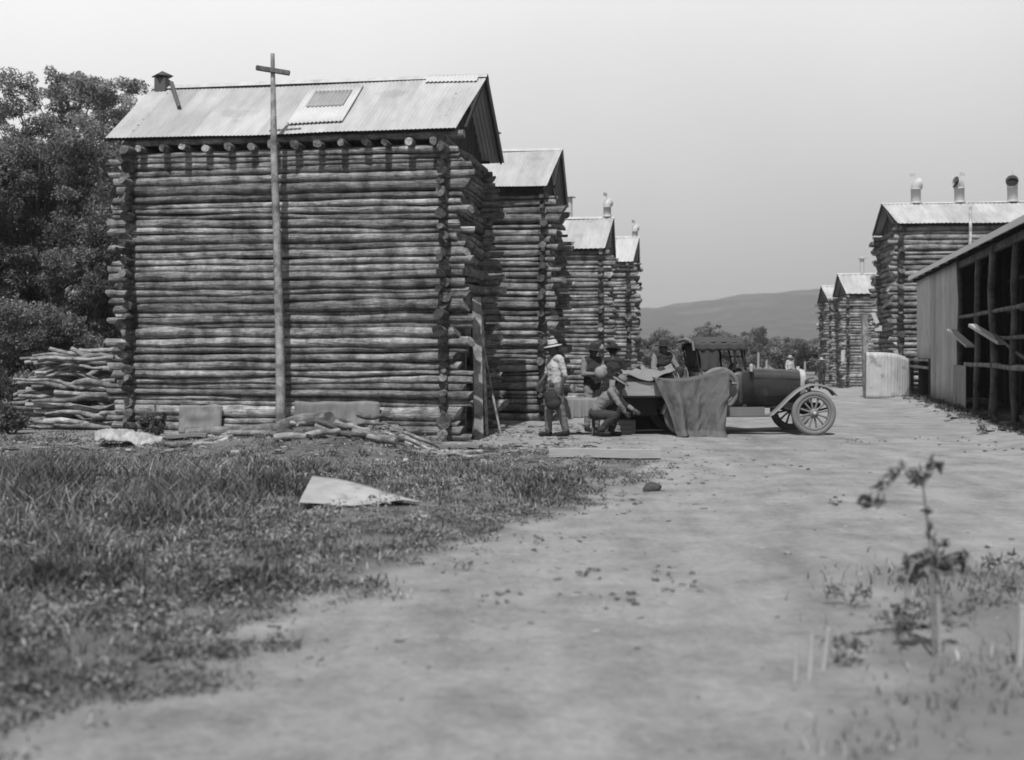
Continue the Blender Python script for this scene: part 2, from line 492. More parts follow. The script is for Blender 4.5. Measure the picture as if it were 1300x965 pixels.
# ------------------------------------------------------------------ barns
def corr_slope(mb, x0, x1, x0b, x1b, ye, ze, yr, zr, pitch=0.076, amp=0.009, rng=random, sub=6, nv=5, sag=0.0, tintr=0.15):
    """corrugated slope from the eave (x0..x1 at ye,ze) to the ridge (x0b..x1b at yr,zr)"""
    n = int(abs(x1 - x0) / pitch * sub)
    tn = {}
    nrm = Vector((0, -(zr - ze), (yr - ye))); nrm = nrm.normalized() * (1 if nrm.z > 0 else -1)
    def T(u, v):
        x = x0 + (x1 - x0) * u; k = (int(math.floor(x / 0.62)), 0 if v < 0.55 else 1)
        if k not in tn: tn[k] = rng.uniform(1 - tintr, 1 + tintr)
        return tn[k]
    def fn(u, v):
        xa = x0 + (x1 - x0) * u; xb = x0b + (x1b - x0b) * u
        x = xa + (xb - xa) * v
        w = amp * math.sin(xa / pitch * 2 * math.pi)
        y = ye + (yr - ye) * v; z = ze + (zr - ze) * v
        z += -sag * math.sin(math.pi * u) + 0.03 * mnoise.noise((x * 0.5, v * 2, ze))
        if v == 0: y -= 0.03 * mnoise.noise((math.floor(x / 0.62) * 3.3, 1, ze)) * (1 if yr > ye else -1)
        return Vector((x, y, z)) + nrm * w
    mb.grid(fn, n, nv, 1.0, T)

def barn(name, label, px, D, w, d, th, wall, eave, apex, side='R', joists=0, seed=1, overs=(.45, .45), over_f=.22,
         pitch=0.076, sub=6, dz=(0.105, 0.18), sides=11, ext=(.15, .5), gl=None, base=None, door=False):
    """px,D: the front corner nearest the lane. side R: the barn extends to the left of it, side L: to the right"""
    rng = random.Random(seed)
    c = G(px, D)
    th = R(th)
    if side == 'R':
        org = (c.x - w * math.cos(th), c.y + w * math.sin(th))
    else:
        org = (c.x, c.y)
    bz = base if base is not None else min(gz(c.x, c.y), gz(*org))
    root = empty(name, (org[0], org[1], bz), -th)
    tag(root, label, 'log barn')
    wall -= bz; eave -= bz; apex -= bz
    # ---- front and back walls: logs along x
    def stack(H, z0=0.0):
        zl, zr = z0, z0; rows = []; k = 0
        while min(zl, zr) < H:
            t = rng.uniform(*dz)
            q_ = rng.random()
            if q_ < .10: t *= 1.35
            if q_ > .80: t *= .72
            tp = rng.uniform(-.024, .024)
            tl, tr = t + tp, t - tp
            if zl - zr > 0.05: tl -= .03
            if zr - zl > 0.05: tr -= .03
            rows.append((zl + tl / 2, zr + tr / 2, tl / 2 * 1.07, tr / 2 * 1.07)); zl += tl; zr += tr
        return rows
    def ex(): return rng.uniform(*ext)
    front = stack(wall, 0.0)
    for nm, yy, rows in (('front_wall', 0.0, front), ('back_wall', d, stack(wall))):
        mb = MB()
        for (za, zb, ra, rb) in rows:
            log(mb, (-ex(), yy + rng.uniform(-.03, .03), za), (w + ex(), yy + rng.uniform(-.03, .03), zb), ra, rb, rng,
                seg=int(w * 4.2), sides=sides, wob=0.019, tint=rng.choice((.7, .85, .95, 1.05, 1.2, 1.4)), capt=rng.uniform(.5, 1.3))
        # clay daub behind the gaps, tinted dark for the shade between logs
        mb.box((w / 2, yy + (.075 if yy == 0 else -.075), wall / 2 - .05), (w - .1, .03, wall - .1), tint=.12)
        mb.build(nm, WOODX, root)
    for nm, xx, dirx in (('lane_wall' if side == 'L' else 'far_wall', 0.0, 1), ('far_wall' if side == 'L' else 'lane_wall', w, -1)):
        mb = MB()
        lane = nm == 'lane_wall'
        for (za, zb, ra, rb) in stack(wall + .05, 0.07):
            ln = rng.choice((.55, .75, .95, 1.1, 1.3)); a = -ex() * rng.uniform(.45, 1.1); b_ = d + ex()
            if door and lane and za < 1.9:
                log(mb, (xx, a, za), (xx, d * .33, za), ra, ra, rng, seg=3, sides=sides, wob=.02, tint=ln)
                log(mb, (xx, d * .66, za), (xx, b_, za), ra, ra, rng, seg=3, sides=sides, wob=.02, tint=ln)
            else:
                log(mb, (xx + rng.uniform(-.03, .03), a, za), (xx + rng.uniform(-.03, .03), b_, zb), ra, rb, rng, seg=int(d * 4.2), sides=sides, wob=.03, tint=ln, capt=rng.uniform(.4, 1.3))
        if not (door and lane):
            mb.box((xx + dirx * .075, d / 2, wall / 2 - .05), (.03, d - .1, wall - .1), tint=.12)  # side wall backing, also tinted dark for the gap shade
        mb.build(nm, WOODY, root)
    if door:
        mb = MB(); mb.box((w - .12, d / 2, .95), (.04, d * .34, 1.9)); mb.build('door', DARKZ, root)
        mb = MB()
        for yy in (d * .33, d * .66): mb.bar((w + .1, yy, 0), (w + .1, yy, 1.95), .12, .1)
        mb.bar((w + .11, d * .28, 1.98), (w + .11, d * .72, 1.98), .1, .12)
        mb.build('door_frame', WOODZ, root)
    # top plate logs and joist ends
    if joists:
        for k in range(joists):
            x = .28 + (w - .42) * k / (joists - 1) + rng.uniform(-.03, .03)
            mb = MB(); r = rng.uniform(.06, .078)
            zj = wall + .05 + rng.uniform(-.015, .015)
            log(mb, (x, -rng.uniform(.24, .34), zj), (x, d + .2, zj), r, r * .9, rng, seg=4, sides=10, wob=.006, tint=1.1, capt=1.75)
            mb.build('joist', WOODY, root)
        mb = MB()
        log(mb, (-.15, -.02, wall + .20), (w + .35, -.02, wall + .2), .07, .075, rng, seg=8, sides=9, wob=.01, tint=.9)
        mb.build('top_plate', WOODX, root)
    # gables
    o0, o1 = overs
    for xx in (0.02, w - .02):
        gm = MB(); n = int(d / .2)
        for k in range(n):
            y0 = d * k / n; y1 = d * (k + 1) / n; ym = (y0 + y1) / 2
            h = (apex - eave) * (1 - abs(ym - d / 2) / (d / 2 + over_f)) - .06 + (eave - wall)
            gm.box((xx + rng.uniform(-.008, .008), ym, wall + h / 2), (.025, (y1 - y0) - .004, h), tint=rng.uniform(.6, 1.3))
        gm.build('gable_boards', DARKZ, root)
    # roof: two corrugated slopes
    rf = MB()
    fl = .22 if side == 'R' else 0
    corr_slope(rf, -o0 + (0.22 if side == 'L' else 0), w + o1 - fl, -o0, w + o1, -over_f, eave, d / 2, apex, pitch, .0055 * pitch / .076, rng, sub, sag=.02)
    corr_slope(rf, -o0, w + o1, -o0, w + o1, d + over_f, eave, d / 2, apex, pitch, .0055 * pitch / .076, rng, sub, sag=.02)
    ro = rf.build('roof', ROOFM, root, smooth=True)
    rc = MB(); a = math.atan2(apex - eave, d / 2 + over_f)
    cx_ = (w + o1 - o0) / 2; Lr = w + o0 + o1
    for sgn in (-1, 1):
        rot = Matrix.Rotation(-sgn * a, 3, 'X') if sgn > 0 else Matrix.Rotation(a, 3, 'X')
        rc.box((cx_, d / 2 + sgn * .075, apex - .055 + .035), (Lr, .17, .006), rot, tint=1.15)
    rc.build('ridge_cap', ROOFM, ro)
    fr = MB()
    for xx in (-o0 + .05, w + o1 - .06):
        for sgn in (-1, 1):
            y0 = d / 2 + sgn * (d / 2 + over_f * .7)
            fr.bar((xx, y0, eave - .02), (xx, d / 2, apex - .06), .04, .08, tint=.7)
    fr.bar((-o0 + .02, d / 2, apex - .08), (w + o1 - .02, d / 2, apex - .08), .05, .08, tint=.7)
    for sgn in (0, 1):
        yy = -over_f * .5 if sgn == 0 else d + over_f * .5
        fr.bar((-o0 + .1, yy, eave - .01), (w + o1 - .3, yy, eave - .01), .05, .05, tint=.7)
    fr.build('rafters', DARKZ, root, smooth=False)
    return root

def flue(root, x, y, z0, z1, r=.12, cap=True, box=False, m=None):
    mb = MB(); m = m or FLUEM
    if box: mb.box((x, y, (z0 + z1) / 2), (2 * r, 2 * r, z1 - z0), bev=.01)
    else: mb.tube([(x, y, z0), (x, y, z1)], r, 14)
    o = mb.build('flue', m, root)
    if cap:
        c = MB(); c.lathe([(0, z1 + .16), (r * 1.9, z1 + .055), (r * 1.9, z1 + .04), (0, z1 + .05)], Matrix.Translation((x, y, 0)), 16 if not box else 4, tint=.8)
        for sx in (-1, 1):
            c.bar((x + sx * r * .7, y, z1 - .02), (x + sx * r * .9, y, z1 + .07), .015, .015)
        c.build('flue_cap', m, o)
    return o

def cowl(root, x, y, z0, h, r, face, m=None):
    """rotating ventilator: pipe with a hood open to one side. face: world-ish angle of the opening"""
    m = m or COWLM
    T = Matrix.Translation((x, y, z0))
    mb = MB(); mb.lathe([(r * .98, 0), (r, h * .55), (r * 1.06, h * .55), (r * 1.06, h * .6), (r, h * .6)], T, 20)
    mb.lathe([(r * 1.25, -.02), (r * 1.25, .05), (r, .06)], T, 20, tint=.85)
    o = mb.build('ventilator', m, root)
    hd = MB(); secs = []
    n = 20; f = Vector((math.cos(face), math.sin(face), 0)); c0 = Vector((x, y, z0 + h * .6))
    for k in range(7):                       # elbow from the pipe to the opening
        t = k / 6 * R(78)
        cen = c0 + f * (r * 1.15 * (1 - math.cos(t))) + Vector((0, 0, r * 1.15 * math.sin(t)))
        ax = (Vector((0, 0, 1)) * math.cos(t) + f * math.sin(t)).normalized()
        a = ax.cross(Vector((-f.y, f.x, 0))).normalized(); b = ax.cross(a)
        rr = r * (1 + .25 * k / 6)
        secs.append([cen + a * (math.cos(q * 2 * math.pi / n) * rr) + b * (math.sin(q * 2 * math.pi / n) * rr) for q in range(n)])
    hd.loft(secs, cap=False)
    ho = hd.build('ventilator_hood', m, o)
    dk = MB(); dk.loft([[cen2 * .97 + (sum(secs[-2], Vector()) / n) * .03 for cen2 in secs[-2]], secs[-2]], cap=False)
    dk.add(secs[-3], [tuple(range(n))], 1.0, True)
    dk.build('hood_mouth', BLACKM, ho)  # black surface painted in for the shade inside the hood
    vn = MB(); vb = c0 + Vector((0, 0, r * 2.3)) - f * .02
    vn.bar(vb - Vector((0, 0, .1)), vb + Vector((0, 0, .16)), .02, .02)
    vn.bar(vb + Vector((0, 0, .1)) - f * .22, vb + Vector((0, 0, .1)), .01, .12)
    vn.build('wind_vane', m, ho)

B1 = barn('log_barn', 'nearest and largest log barn, with a pole against its front', 565, 20.9, 5.9, 3.5, 8.87,
          5.22, 5.50, 6.86, 'R', joists=14, seed=11, overs=(.42, .46), door=True, ext=(.18, .52))
B1z = B1.location.z
B2 = barn('log_barn', 'second log barn of the left row, with a dark gap under its eave', 689, 27.0, 5.0, 3.5, 6.6,
          5.10, 5.33, 6.50, 'R', seed=22, overs=(.3, .34), over_f=.3, sides=8)
B3 = barn('log_barn', 'third log barn of the left row, a round ventilator on its ridge end', 763, 38.0, 5.0, 3.5, 7.0,
          4.72, 4.88, 6.08, 'R', seed=33, overs=(.3, .36), over_f=.28, sides=7, pitch=.15, sub=4)
B4 = barn('log_barn', 'farthest log barn of the left row, showing only its lane corner', 798, 46.0, 5.0, 3.5, 7.0,
          4.95, 5.06, 6.20, 'R', seed=44, overs=(.3, .4), over_f=.25, sides=7, pitch=.15, sub=4)
B5 = barn('log_barn', 'long log barn on the right with three ventilators on its ridge, behind the open shed', 1143, 43.0, 10.5, 3.9, 8.0,
          5.95, 6.2, 7.2, 'L', seed=55, overs=(.35, .3), over_f=.3, sides=7, pitch=.15, sub=4, dz=(.14, .24))
B6 = barn('log_barn', 'middle distance log barn on the right, its pale roof cut off by the long barn', 1076, 62.0, 5.2, 3.6, 8.0,
          4.35, 4.57, 5.75, 'L', seed=66, overs=(.3, .3), over_f=.25, sides=6, pitch=.3, sub=3)
B7 = barn('log_barn', 'farthest log barn of the right row, a narrow log corner under a steep gable', 1054, 72.0, 5.0, 3.6, 8.0,
          4.45, 4.62, 5.65, 'L', seed=77, overs=(.35, .3), over_f=.25, sides=6, pitch=.3, sub=3)

# flue, hatch, prop pole on the near barn's roof
flue(B1, -.20, 1.68, 6.55 - B1z, 7.0 - B1z, .12, True, True)
def slope_z(y, e=5.5, a=6.86, yf=-.22, yr=1.75): return e + (a - e) * (y - yf) / (yr - yf)
mb = MB()
mb.tube([(.05, 1.55, slope_z(1.55) + .16 - B1z), (.58, .75, slope_z(.75) + .05 - B1z)], [.045, .04], 8)
mb.build('flue_stay', FLUEM, B1)
# hatch of newer sheets with an open centre panel
def roofpatch(x0, x1, y0, y1, dz, name, m, parent, shear=0.0, tint=1.0):
    mb = MB(); n = int((x1 - x0) / .076 * 6)
    def fn(u, v):
        y = y0 + (y1 - y0) * v; x = x0 + (x1 - x0) * u + shear * v
        return (x, y, slope_z(y) - B1z + dz + .012 * math.sin(x / .076 * 2 * math.pi) + .03 * mnoise.noise((x * .5, (y + .22) / 1.97 * 2, 5.5 - B1z)))
    mb.grid(fn, max(4, n), 3, tint)
    return mb.build(name, m, parent, solid=.004)
hp = roofpatch(2.95, 4.0, .05, 1.45, .03, 'roof_hatch', ROOFP, B1)
roofpatch(3.12, 3.84, .62, 1.22, .05, 'hatch_panel', ROOFM, hp, tint=.72)
mb = MB(); rr_ = random.Random(4)
roofpatch(5.2, 6.2, 1.45, 1.72, .03, 'ridge_sheet', ROOFP, B1)

# base plates against the near barn's front wall
def plate(x0, x1, z0, z1, label, name='iron_plate', tilt=.10, tint=1.0):
    cx_ = (x0 + x1) / 2; M = B1.matrix_basis
    e = empty(name, M @ Vector((cx_, -.16 - tilt, 0)), B1.rotation_euler.z)
    tag(e, label, 'metal sheet')
    mb = MB(); w = x1 - x0
    def fn(u, v):
        return ((u - .5) * w + .02 * mnoise.noise((v * 3, 1, x0)), v * tilt * .9 + .03 * mnoise.noise((u * 4, v * 4, x0)) + .012 * math.sin(u * w / .25 * 6.28), z0 + (z1 - z0) * v + .03 * mnoise.noise((u * 3, v, x0 + 5)) * v)
    mb.grid(fn, 60, 10, tint); mb.build('sheet_metal', PLATEI, e, solid=.004)
    m2 = MB()
    for xx in (-w * .49, 0, w * .49):
        m2 = MB(); m2.bar((xx, .02, z0 + .02), (xx, tilt * .9 + .02, z1 - .02), .05, .02); m2.build('batten', WOODZ, e)
plate(1.02, 1.80, .10, .62, 'small square iron plate at the foot of the near barn, left of the pole', tilt=.08, tint=1.15)
plate(3.2, 4.75, .08, .70, 'wide dull iron plate along the foot of the near barn, right of the pole', tilt=.12)

# flues and ventilators of the other barns
b2 = B2.location.z
def ridge_local(root, px, D):   # local x on the ridge for a photograph column
    return (root.matrix_basis.inverted() @ Vector(((px - CX) / F * D, D, 0))).x
bpy.context.view_layer.update()
flue(B2, ridge_local(B2, 627, 29.2), 2.2, 6.1 - b2, 6.95 - b2, .09, True, False, COWLM)
flue(B3, ridge_local(B3, 722, 40), 2.0, 5.7 - B3.location.z, 6.75 - B3.location.z, .12, True, False, COWLM)
cowl(B3, ridge_local(B3, 771, 39.8), 1.75, 6.1 - B3.location.z, .55, .13, R(60))
cowl(B4, ridge_local(B4, 806, 47.6), 1.75, 6.15 - B4.location.z, .45, .12, R(60))
for px, fc in ((1160, R(10)), (1213, R(200)), (1277, R(250))):
    cowl(B5, ridge_local(B5, px, 45.2), 1.95, 7.18 - B5.location.z, .92, .185, fc)
flue(B6, ridge_local(B6, 1093, 64), 1.8, 5.6 - B6.location.z, 6.5 - B6.location.z, .12, True, False, COWLM)

# ------------------------------------------------------------------ pole against the near barn
pc = G(357, 21.05)
root = empty('utility_pole', pc); tag(root, 'tall thin squared pole with a crooked crossarm standing against the near barn', 'pole')
top = W(346, 68, 20.75) - pc
mb = MB()
pts = [Vector((0, 0, -.1)).lerp(top, t) for t in (0, .25, .5, .75, 1)]
for p, k in zip(pts, (0, .03, .015, -.02, 0)): p.x += k * .6
mb.tube(pts, [.095, .085, .075, .062, .035], 6, squash=.9)
mb.build('post', POLEM, root)
a = W(325, 86, 20.72) - pc; b = W(368, 93, 20.72) - pc
mb = MB(); mb.bar(a, b, .07, .085, tint=.5, bev=.01); mb.build('crossarm', POLEM, root, smooth=False)
# posts and poles leaning by the near barn's doorway
def lean_pole(name, label, p0, p1, r0, r1, m=POLEM, square=False, cat='pole', group=None, tint=1.0, seed=3):
    rng = random.Random(seed)
    p0 = Vector(p0); p1 = Vector(p1); e = empty(name, p0)
    tag(e, label, cat, group)
    mb = MB(); d = p1 - p0
    if square: mb.bar((0, 0, 0), d, r0 * 2, r1 * 2, tint, .006)
    else: log(mb, (0, 0, 0), d, r0, r1, rng, seg=8, sides=8, wob=.015, tint=tint)
    mb.build('shaft', m, e)
    return e
lean_pole('door_post', 'upright squared post beside the near barn doorway', G(607, 21.6, -.05), W(604, 378, 21.8), .085, .08, square=True, cat='post', tint=1.0)
lean_pole('leaning_board', 'narrow board leaning to the left of the post at the near barn doorway', G(618, 22.2, -.03), W(611, 395, 22.4), .035, .02, square=True, cat='board', tint=1.2)
lean_pole('leaning_stick', 'thin stick leaning outwards beside the near barn doorway', G(636, 22.6, -.03), W(612, 425, 22.7), .025, .02, cat='stick', tint=1.1)

# ------------------------------------------------------------------ shed on the right
def shed():
    th = math.atan(.227); o = empty('open_shed', (9.9 - .227 * 4.9, 18.0, 0), -th)     # local y runs along the lane side
    tag(o, 'open fronted pole shed on the right with grey iron end wall and skillion roof', 'shed')
    s = math.sqrt(1 + .227 ** 2)
    Ly = lambda D: (D - 18.0) * s
    x_of = 0.0; y0 = 0.0; y1 = Ly(40.3); H = 3.97; dep = 5.5
    rng = random.Random(8)
    # posts
    for D in (18.6, 21.2, 23.8, 26.0, 28.3, 31.0):
        mb = MB(); y = Ly(D); r = rng.uniform(.07, .095)
        log(mb, (0, y, -.2), (rng.uniform(-.04, .04), y + rng.uniform(-.06, .06), H - .05), r * 1.1, r * .9, rng, seg=8, sides=9, wob=.03, tint=rng.uniform(.17, .3))
        mb.build('post', POLEM, o)
    for z, D0, D1, tn in ((2.46, 18.0, 31.0, .62), (1.26, 18.0, 29.8, .95), (1.86, 18.0, 26.0, .45)):
        mb = MB(); log(mb, (-.02, Ly(D0), z), (-.02, Ly(D1), z), .055, .05, rng, seg=14, sides=8, wob=.02, tint=tn)
        mb.build('rail', STICK, o)
    mb = MB(); mb.bar((.02, y0, H - .13), (.02, y1, H - .13), .1, .16, tint=.6); mb.build('front_plate', WOODY, o)
    # rafters
    mb = MB()
    for k in range(14):
        y = y0 + .3 + (y1 - y0 - .6) * k / 13
        mb.bar((-.2, y, H - .0), (dep, y, H + 1.33), .08, .1, tint=.7)
    mb.build('rafters', DARKZ, o, smooth=False)
    # roof, corrugations run up the slope
    mb = MB(); n = int((y1 - y0 + .6) / .15 * 4)
    def fn(u, v):
        y = y0 - .2 + (y1 - y0 + .5) * u; x = -.25 + (dep + .5) * v
        return (x, y, H + .06 + (x + .25) * .245 + .018 * math.sin(y / .15 * 2 * math.pi) + .02 * mnoise.noise((y * .3, v, 2)))
    mb.grid(fn, n, 4, 1.0, lambda u, v: 1.0 + .12 * mnoise.noise((math.floor(u * 30) * 1.7, 0, 0)))
    mb.build('roof', ROOFM, o, solid=.01)
    mb = MB(); mb.bar((-.28, y0 - .2, H + .0), (-.28, y1 + .3, H + .10), .03, .13, tint=2.3); mb.build('fascia', PALEW, o, smooth=False)
    # iron wall at the far part of the lane side
    def iron(ya, yb, za, zb, x=-.03, tint=1.0, name='iron_wall', skew=0.0):
        mb = MB(); n = int((yb - ya) / .076 * 4)
        def f2(u, v):
            y = ya + (yb - ya) * u
            ed = (.05 * mnoise.noise((math.floor(y / .66) * 2.3, 5, 5))) if v == 0 else 0
            return (x + .012 * math.sin(y / .076 * 2 * math.pi) + skew * (1 - v) * .2, y, za + ed + (zb - za) * v)
        mb.grid(f2, n, 6, 1.0, lambda u, v: tint * (1 + .4 * mnoise.noise((math.floor((ya + (yb - ya) * u) / .66) * 3.1, 1, 1))))
        return mb.build(name, WALLI, o, solid=.003)
    iron(Ly(31.0), Ly(36.6), .12, H - .02, tint=.95)
    iron(Ly(36.6), Ly(40.2), 1.32, H - .02, x=-.045, tint=1.1)
    iron(Ly(29.4), Ly(31.6), .1, 1.22, x=-.07, tint=.62, name='low_iron_panel')
    # far end wall (front facing the lane end), back and near interior boards
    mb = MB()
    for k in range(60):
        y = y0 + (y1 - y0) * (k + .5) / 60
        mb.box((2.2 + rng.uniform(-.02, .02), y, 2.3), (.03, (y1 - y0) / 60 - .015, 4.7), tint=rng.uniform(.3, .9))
    mb.build('back_wall', DARKZ, o)  # dark boards set forward to stand in for the shaded interior
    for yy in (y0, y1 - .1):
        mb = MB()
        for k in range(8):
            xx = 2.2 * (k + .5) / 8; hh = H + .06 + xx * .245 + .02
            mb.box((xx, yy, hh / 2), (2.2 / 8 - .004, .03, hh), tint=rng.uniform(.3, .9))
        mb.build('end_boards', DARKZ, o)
    # hanging tobacco racks / inner rails
    mb = MB()
    for D in (24.8, 27.2, 29.6):
        mb.bar((1.2, Ly(D), 0), (1.2, Ly(D), 4.3), .1, .1, tint=1.0)
    for z in (1.2, 2.6, 3.4): mb.bar((1.2, Ly(19), z), (1.2, Ly(31), z), .07, .07, tint=1.3)
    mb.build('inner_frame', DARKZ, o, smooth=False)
    # floor-level sill log and slats at the low dark bay
    for z in (1.28, 1.05):
        mb = MB(); log(mb, (-.08, Ly(36.8), z), (-.08, Ly(42.8), z), .045, .045, rng, seg=6, sides=7, tint=1.4); mb.build('slat', STICK, o)
    for y in (Ly(36.7), Ly(39.5), Ly(42.0)):
        mb = MB(); mb.bar((-.02, y, -.2), (-.02, y, 1.35), .12, .12); mb.build('bay_post', DARKZ, o, smooth=False)
    return o
SHED = shed()
lean_pole('propped_plank', 'pale plank propped at the near end of the shed iron wall', W(1232, 440, 29.2), W(1207, 419, 30.6), .11, .03, PALEW, True, 'plank', tint=1.2)
lean_pole('propped_plank', 'longer pale plank poking out between the shed posts', W(1272, 436, 25.2), W(1234, 413, 26.6), .09, .035, PALEW, True, 'plank', tint=1.2)
lean_pole('prop_pole', 'dark pole sloping down from the longer plank across the shed front', W(1310, 462, 22.9), W(1262, 424, 25.0), .04, .035, STICK, False, 'pole', tint=.5)

# curved iron sheet standing upright, post, notices
def curved_sheet():
    c = G(1128, 39.6); e = empty('iron_screen', c); tag(e, 'whitish curved corrugated iron sheet standing upright beyond the shed', 'metal sheet')
    mb = MB(); w = 1.5
    def fn(u, v):
        x = (u - .5) * w; yb = .35 * (1 - (2 * u - 1) ** 2) * -1
        h = 1.58 - .25 * u ** 3
        taper = 1 + (.10 * (1 - v) - .05 * v) * (1 if u > .5 else 0.2)
        return (x * taper + (.05 * math.sin(v * 2.0) if u > .5 else 0), yb + .006 * math.sin(x / .1 * 2 * math.pi) + .02 * mnoise.noise((u * 5, v * 2, 9)) + .25 * u, -.05 + h * v)
    mb.grid(fn, 100, 10, 1.0, lambda u, v: 1.0 + .15 * mnoise.noise((math.floor(u * 3) * 2.2, 1, 1)))
    mb.build('sheet', SHEETI, e, solid=.006)
    mb = MB(); mb.bar((-.72, .12, -.1), (-.72, .12, 1.5), .07, .07); mb.bar((.6, .25, -.1), (.6, .25, 1.3), .07, .07)
    mb.build('stake', WOODZ, e)
curved_sheet()
lean_pole('gate_post', 'tall grey post left of the whitish curved iron sheet', G(1100, 41.5, -.1), W(1097, 400, 41.5), .12, .09, POLEM, True, 'post', tint=.9)
lean_pole('short_post', 'shorter dark post between the curved iron sheet and the tall grey post', G(1104, 40.6, -.1), W(1104, 448, 40.6), .09, .06, POLEM, True, 'post', tint=.5)
def board(name, label, px, py, D, w, h, tilt, tint=1.6, cat='board'):
    e = empty(name, W(px, py, D)); tag(e, label, cat)
    mb = MB(); mb.box((0, 0, 0), (w, .03, h), Matrix.Rotation(tilt, 3, 'Y'), tint, .004); mb.build('face', PALEW, e, smooth=False)
    mb = MB(); mb.bar((0, .03, 0), (0, .9, -.1), .05, .05, tint=.6); mb.build('bracket', WOODZ, e, smooth=False)
board('pale_board', 'slanting whitewashed board on the dark side of the long right barn', 1111, 404, 43.3, .15, .42, R(-25))
board('pale_board', 'small square whitewashed board under the slanting one on the long right barn', 1115, 417, 43.4, .26, .2, 0)
board('pale_board', 'tall narrow whitewashed board at the corner of the distant right barn', 1070, 452, 61.0, .18, .6, R(2), 1.4)
lean_pole('roof_pole', 'thin pale pole standing in front of the long right barn roof', G(1229, 40.2), W(1232, 262, 40.5), .075, .05, POLEM, False, 'pole', tint=1.3)

# ------------------------------------------------------------------ debris and timber near the near barn
def stick(label, group, p0, p1, r0, r1, rng, bend=.08, m=STICK, name='crooked_pole', cat='wood pole', tint=1.0, seg=9, fork=False):
    p0 = Vector(p0); p1 = Vector(p1); e = empty(name, p0); tag(e, label, cat, group)
    d = p1 - p0; L = d.length
    yaw = math.atan2(d.y, d.x); e.rotation_euler = (0, -math.atan2(d.z, math.hypot(d.x, d.y)), yaw)
    e.rotation_mode = 'XYZ'
    mb = MB(); ox = rng.uniform(0, 50); pts = []; rs = []
    for i in range(seg + 1):
        t = i / seg
        pts.append((L * t, bend * 2 * mnoise.noise((ox + t * 2.2, 1, 1)) * math.sin(math.pi * t) * 1.5, bend * 2.4 * mnoise.noise((ox, t * 2.2, 6)) * math.sin(math.pi * t)))
        rs.append((r0 + (r1 - r0) * t) * (1 + .1 * mnoise.noise((ox, t * 5, 2))))
    mb.tube(pts, rs, 8, tint, True, tint * 1.25, rj=.06, rng=rng)
    mb.build('shaft', m, e)
    if fork:
        k = int(seg * .6); b0 = Vector(pts[k]); b1 = b0 + Vector((L * .35, rng.uniform(-.2, .2), rng.uniform(-.3, -.1)))
        f = MB(); f.tube([b0, b0.lerp(b1, .5) + Vector((0, 0, .03)), b1], [rs[k] * .8, rs[k] * .6, rs[k] * .4], 7, tint)
        f.build('branch', m, e)
    return e
rng = random.Random(5)
# crooked poles heaped beside the near barn
for k in range(105):
    lay = k / 105
    z = .05 + 1.50 * lay + rng.uniform(-.05, .05)
    D = 24.0 + rng.uniform(-.45, 1.1) + .35 * lay
    xr = -7.75 + rng.uniform(-.3, .25)
    L = rng.uniform(1.5, 2.75) * (1 - .22 * lay)
    tilt = rng.uniform(-.12, .12) if rng.random() < .8 else rng.uniform(-.45, .3)
    stick('crooked pole lying in the heap of poles left of the near barn', 'crooked poles heaped beside the near barn',
          (xr - L, D + rng.uniform(-.2, .2), z + tilt + gz(xr, D)), (xr, D + rng.uniform(-.2, .2), z + gz(xr, D)), rng.uniform(.025, .055), rng.uniform(.035, .075), rng,
          bend=rng.uniform(.04, .22), tint=rng.uniform(.6, 1.6), fork=rng.random() < .16)
# timber in front of the near barn
def lyinglog(label, pa, pb, r0, r1, tint=1.0, seed=1, name='fallen_log', lift=0.0, cat='log', m=STICK):
    rg = random.Random(seed)
    a = G(pa[0], pa[1], r0 + lift); b = G(pb[0], pb[1], r1 + lift)
    return stick(label, None, a, b, r0, r1, rg, bend=.05, m=m, name=name, cat=cat, tint=tint)
lyinglog('thick log with its round sawn end towards the lane in front of the near barn', (418, 18.6), (300, 19.9), .14, .10, .72, 2, lift=.02)
lyinglog('pale log lying right of the round ended log by the near barn', (440, 18.9), (505, 19.3), .085, .07, 1.0, 3)
lyinglog('long weathered log lying along the foot of the near barn bank', (235, 18.9), (470, 19.9), .085, .07, .8, 4, lift=.06)
lyinglog('short dark log under the thick log before the near barn', (372, 18.1), (455, 18.6), .07, .06, .5, 6)
lyinglog('knotty branch arching over the logs at the wide iron plate', (455, 19.6), (500, 18.9), .05, .03, .5, 7, lift=.18)
lyinglog('thin grey log lying in the grass left of the tilted pale sheet', (290, 18.3), (385, 17.9), .05, .04, .9, 8)
rg2 = random.Random(31)
for k in range(16):
    pa = rg2.uniform(375, 500); D_ = rg2.uniform(17.6, 19.6); L_ = rg2.uniform(20, 85)
    a_ = G(pa - L_ / 2, D_ + rg2.uniform(-.5, .5), rg2.uniform(.04, .20)); b_ = G(pa + L_ / 2, D_ + rg2.uniform(-.5, .5), rg2.uniform(.03, .14))
    stick('weathered offcut lying in the timber heap before the wide iron plate', 'offcuts in the timber heap before the near barn', a_, b_, rg2.uniform(.025, .07), rg2.uniform(.02, .06), rg2,
          bend=.05, name='offcut', cat='wood offcut', tint=rg2.choice((.35, .6, .9, 1.2)))
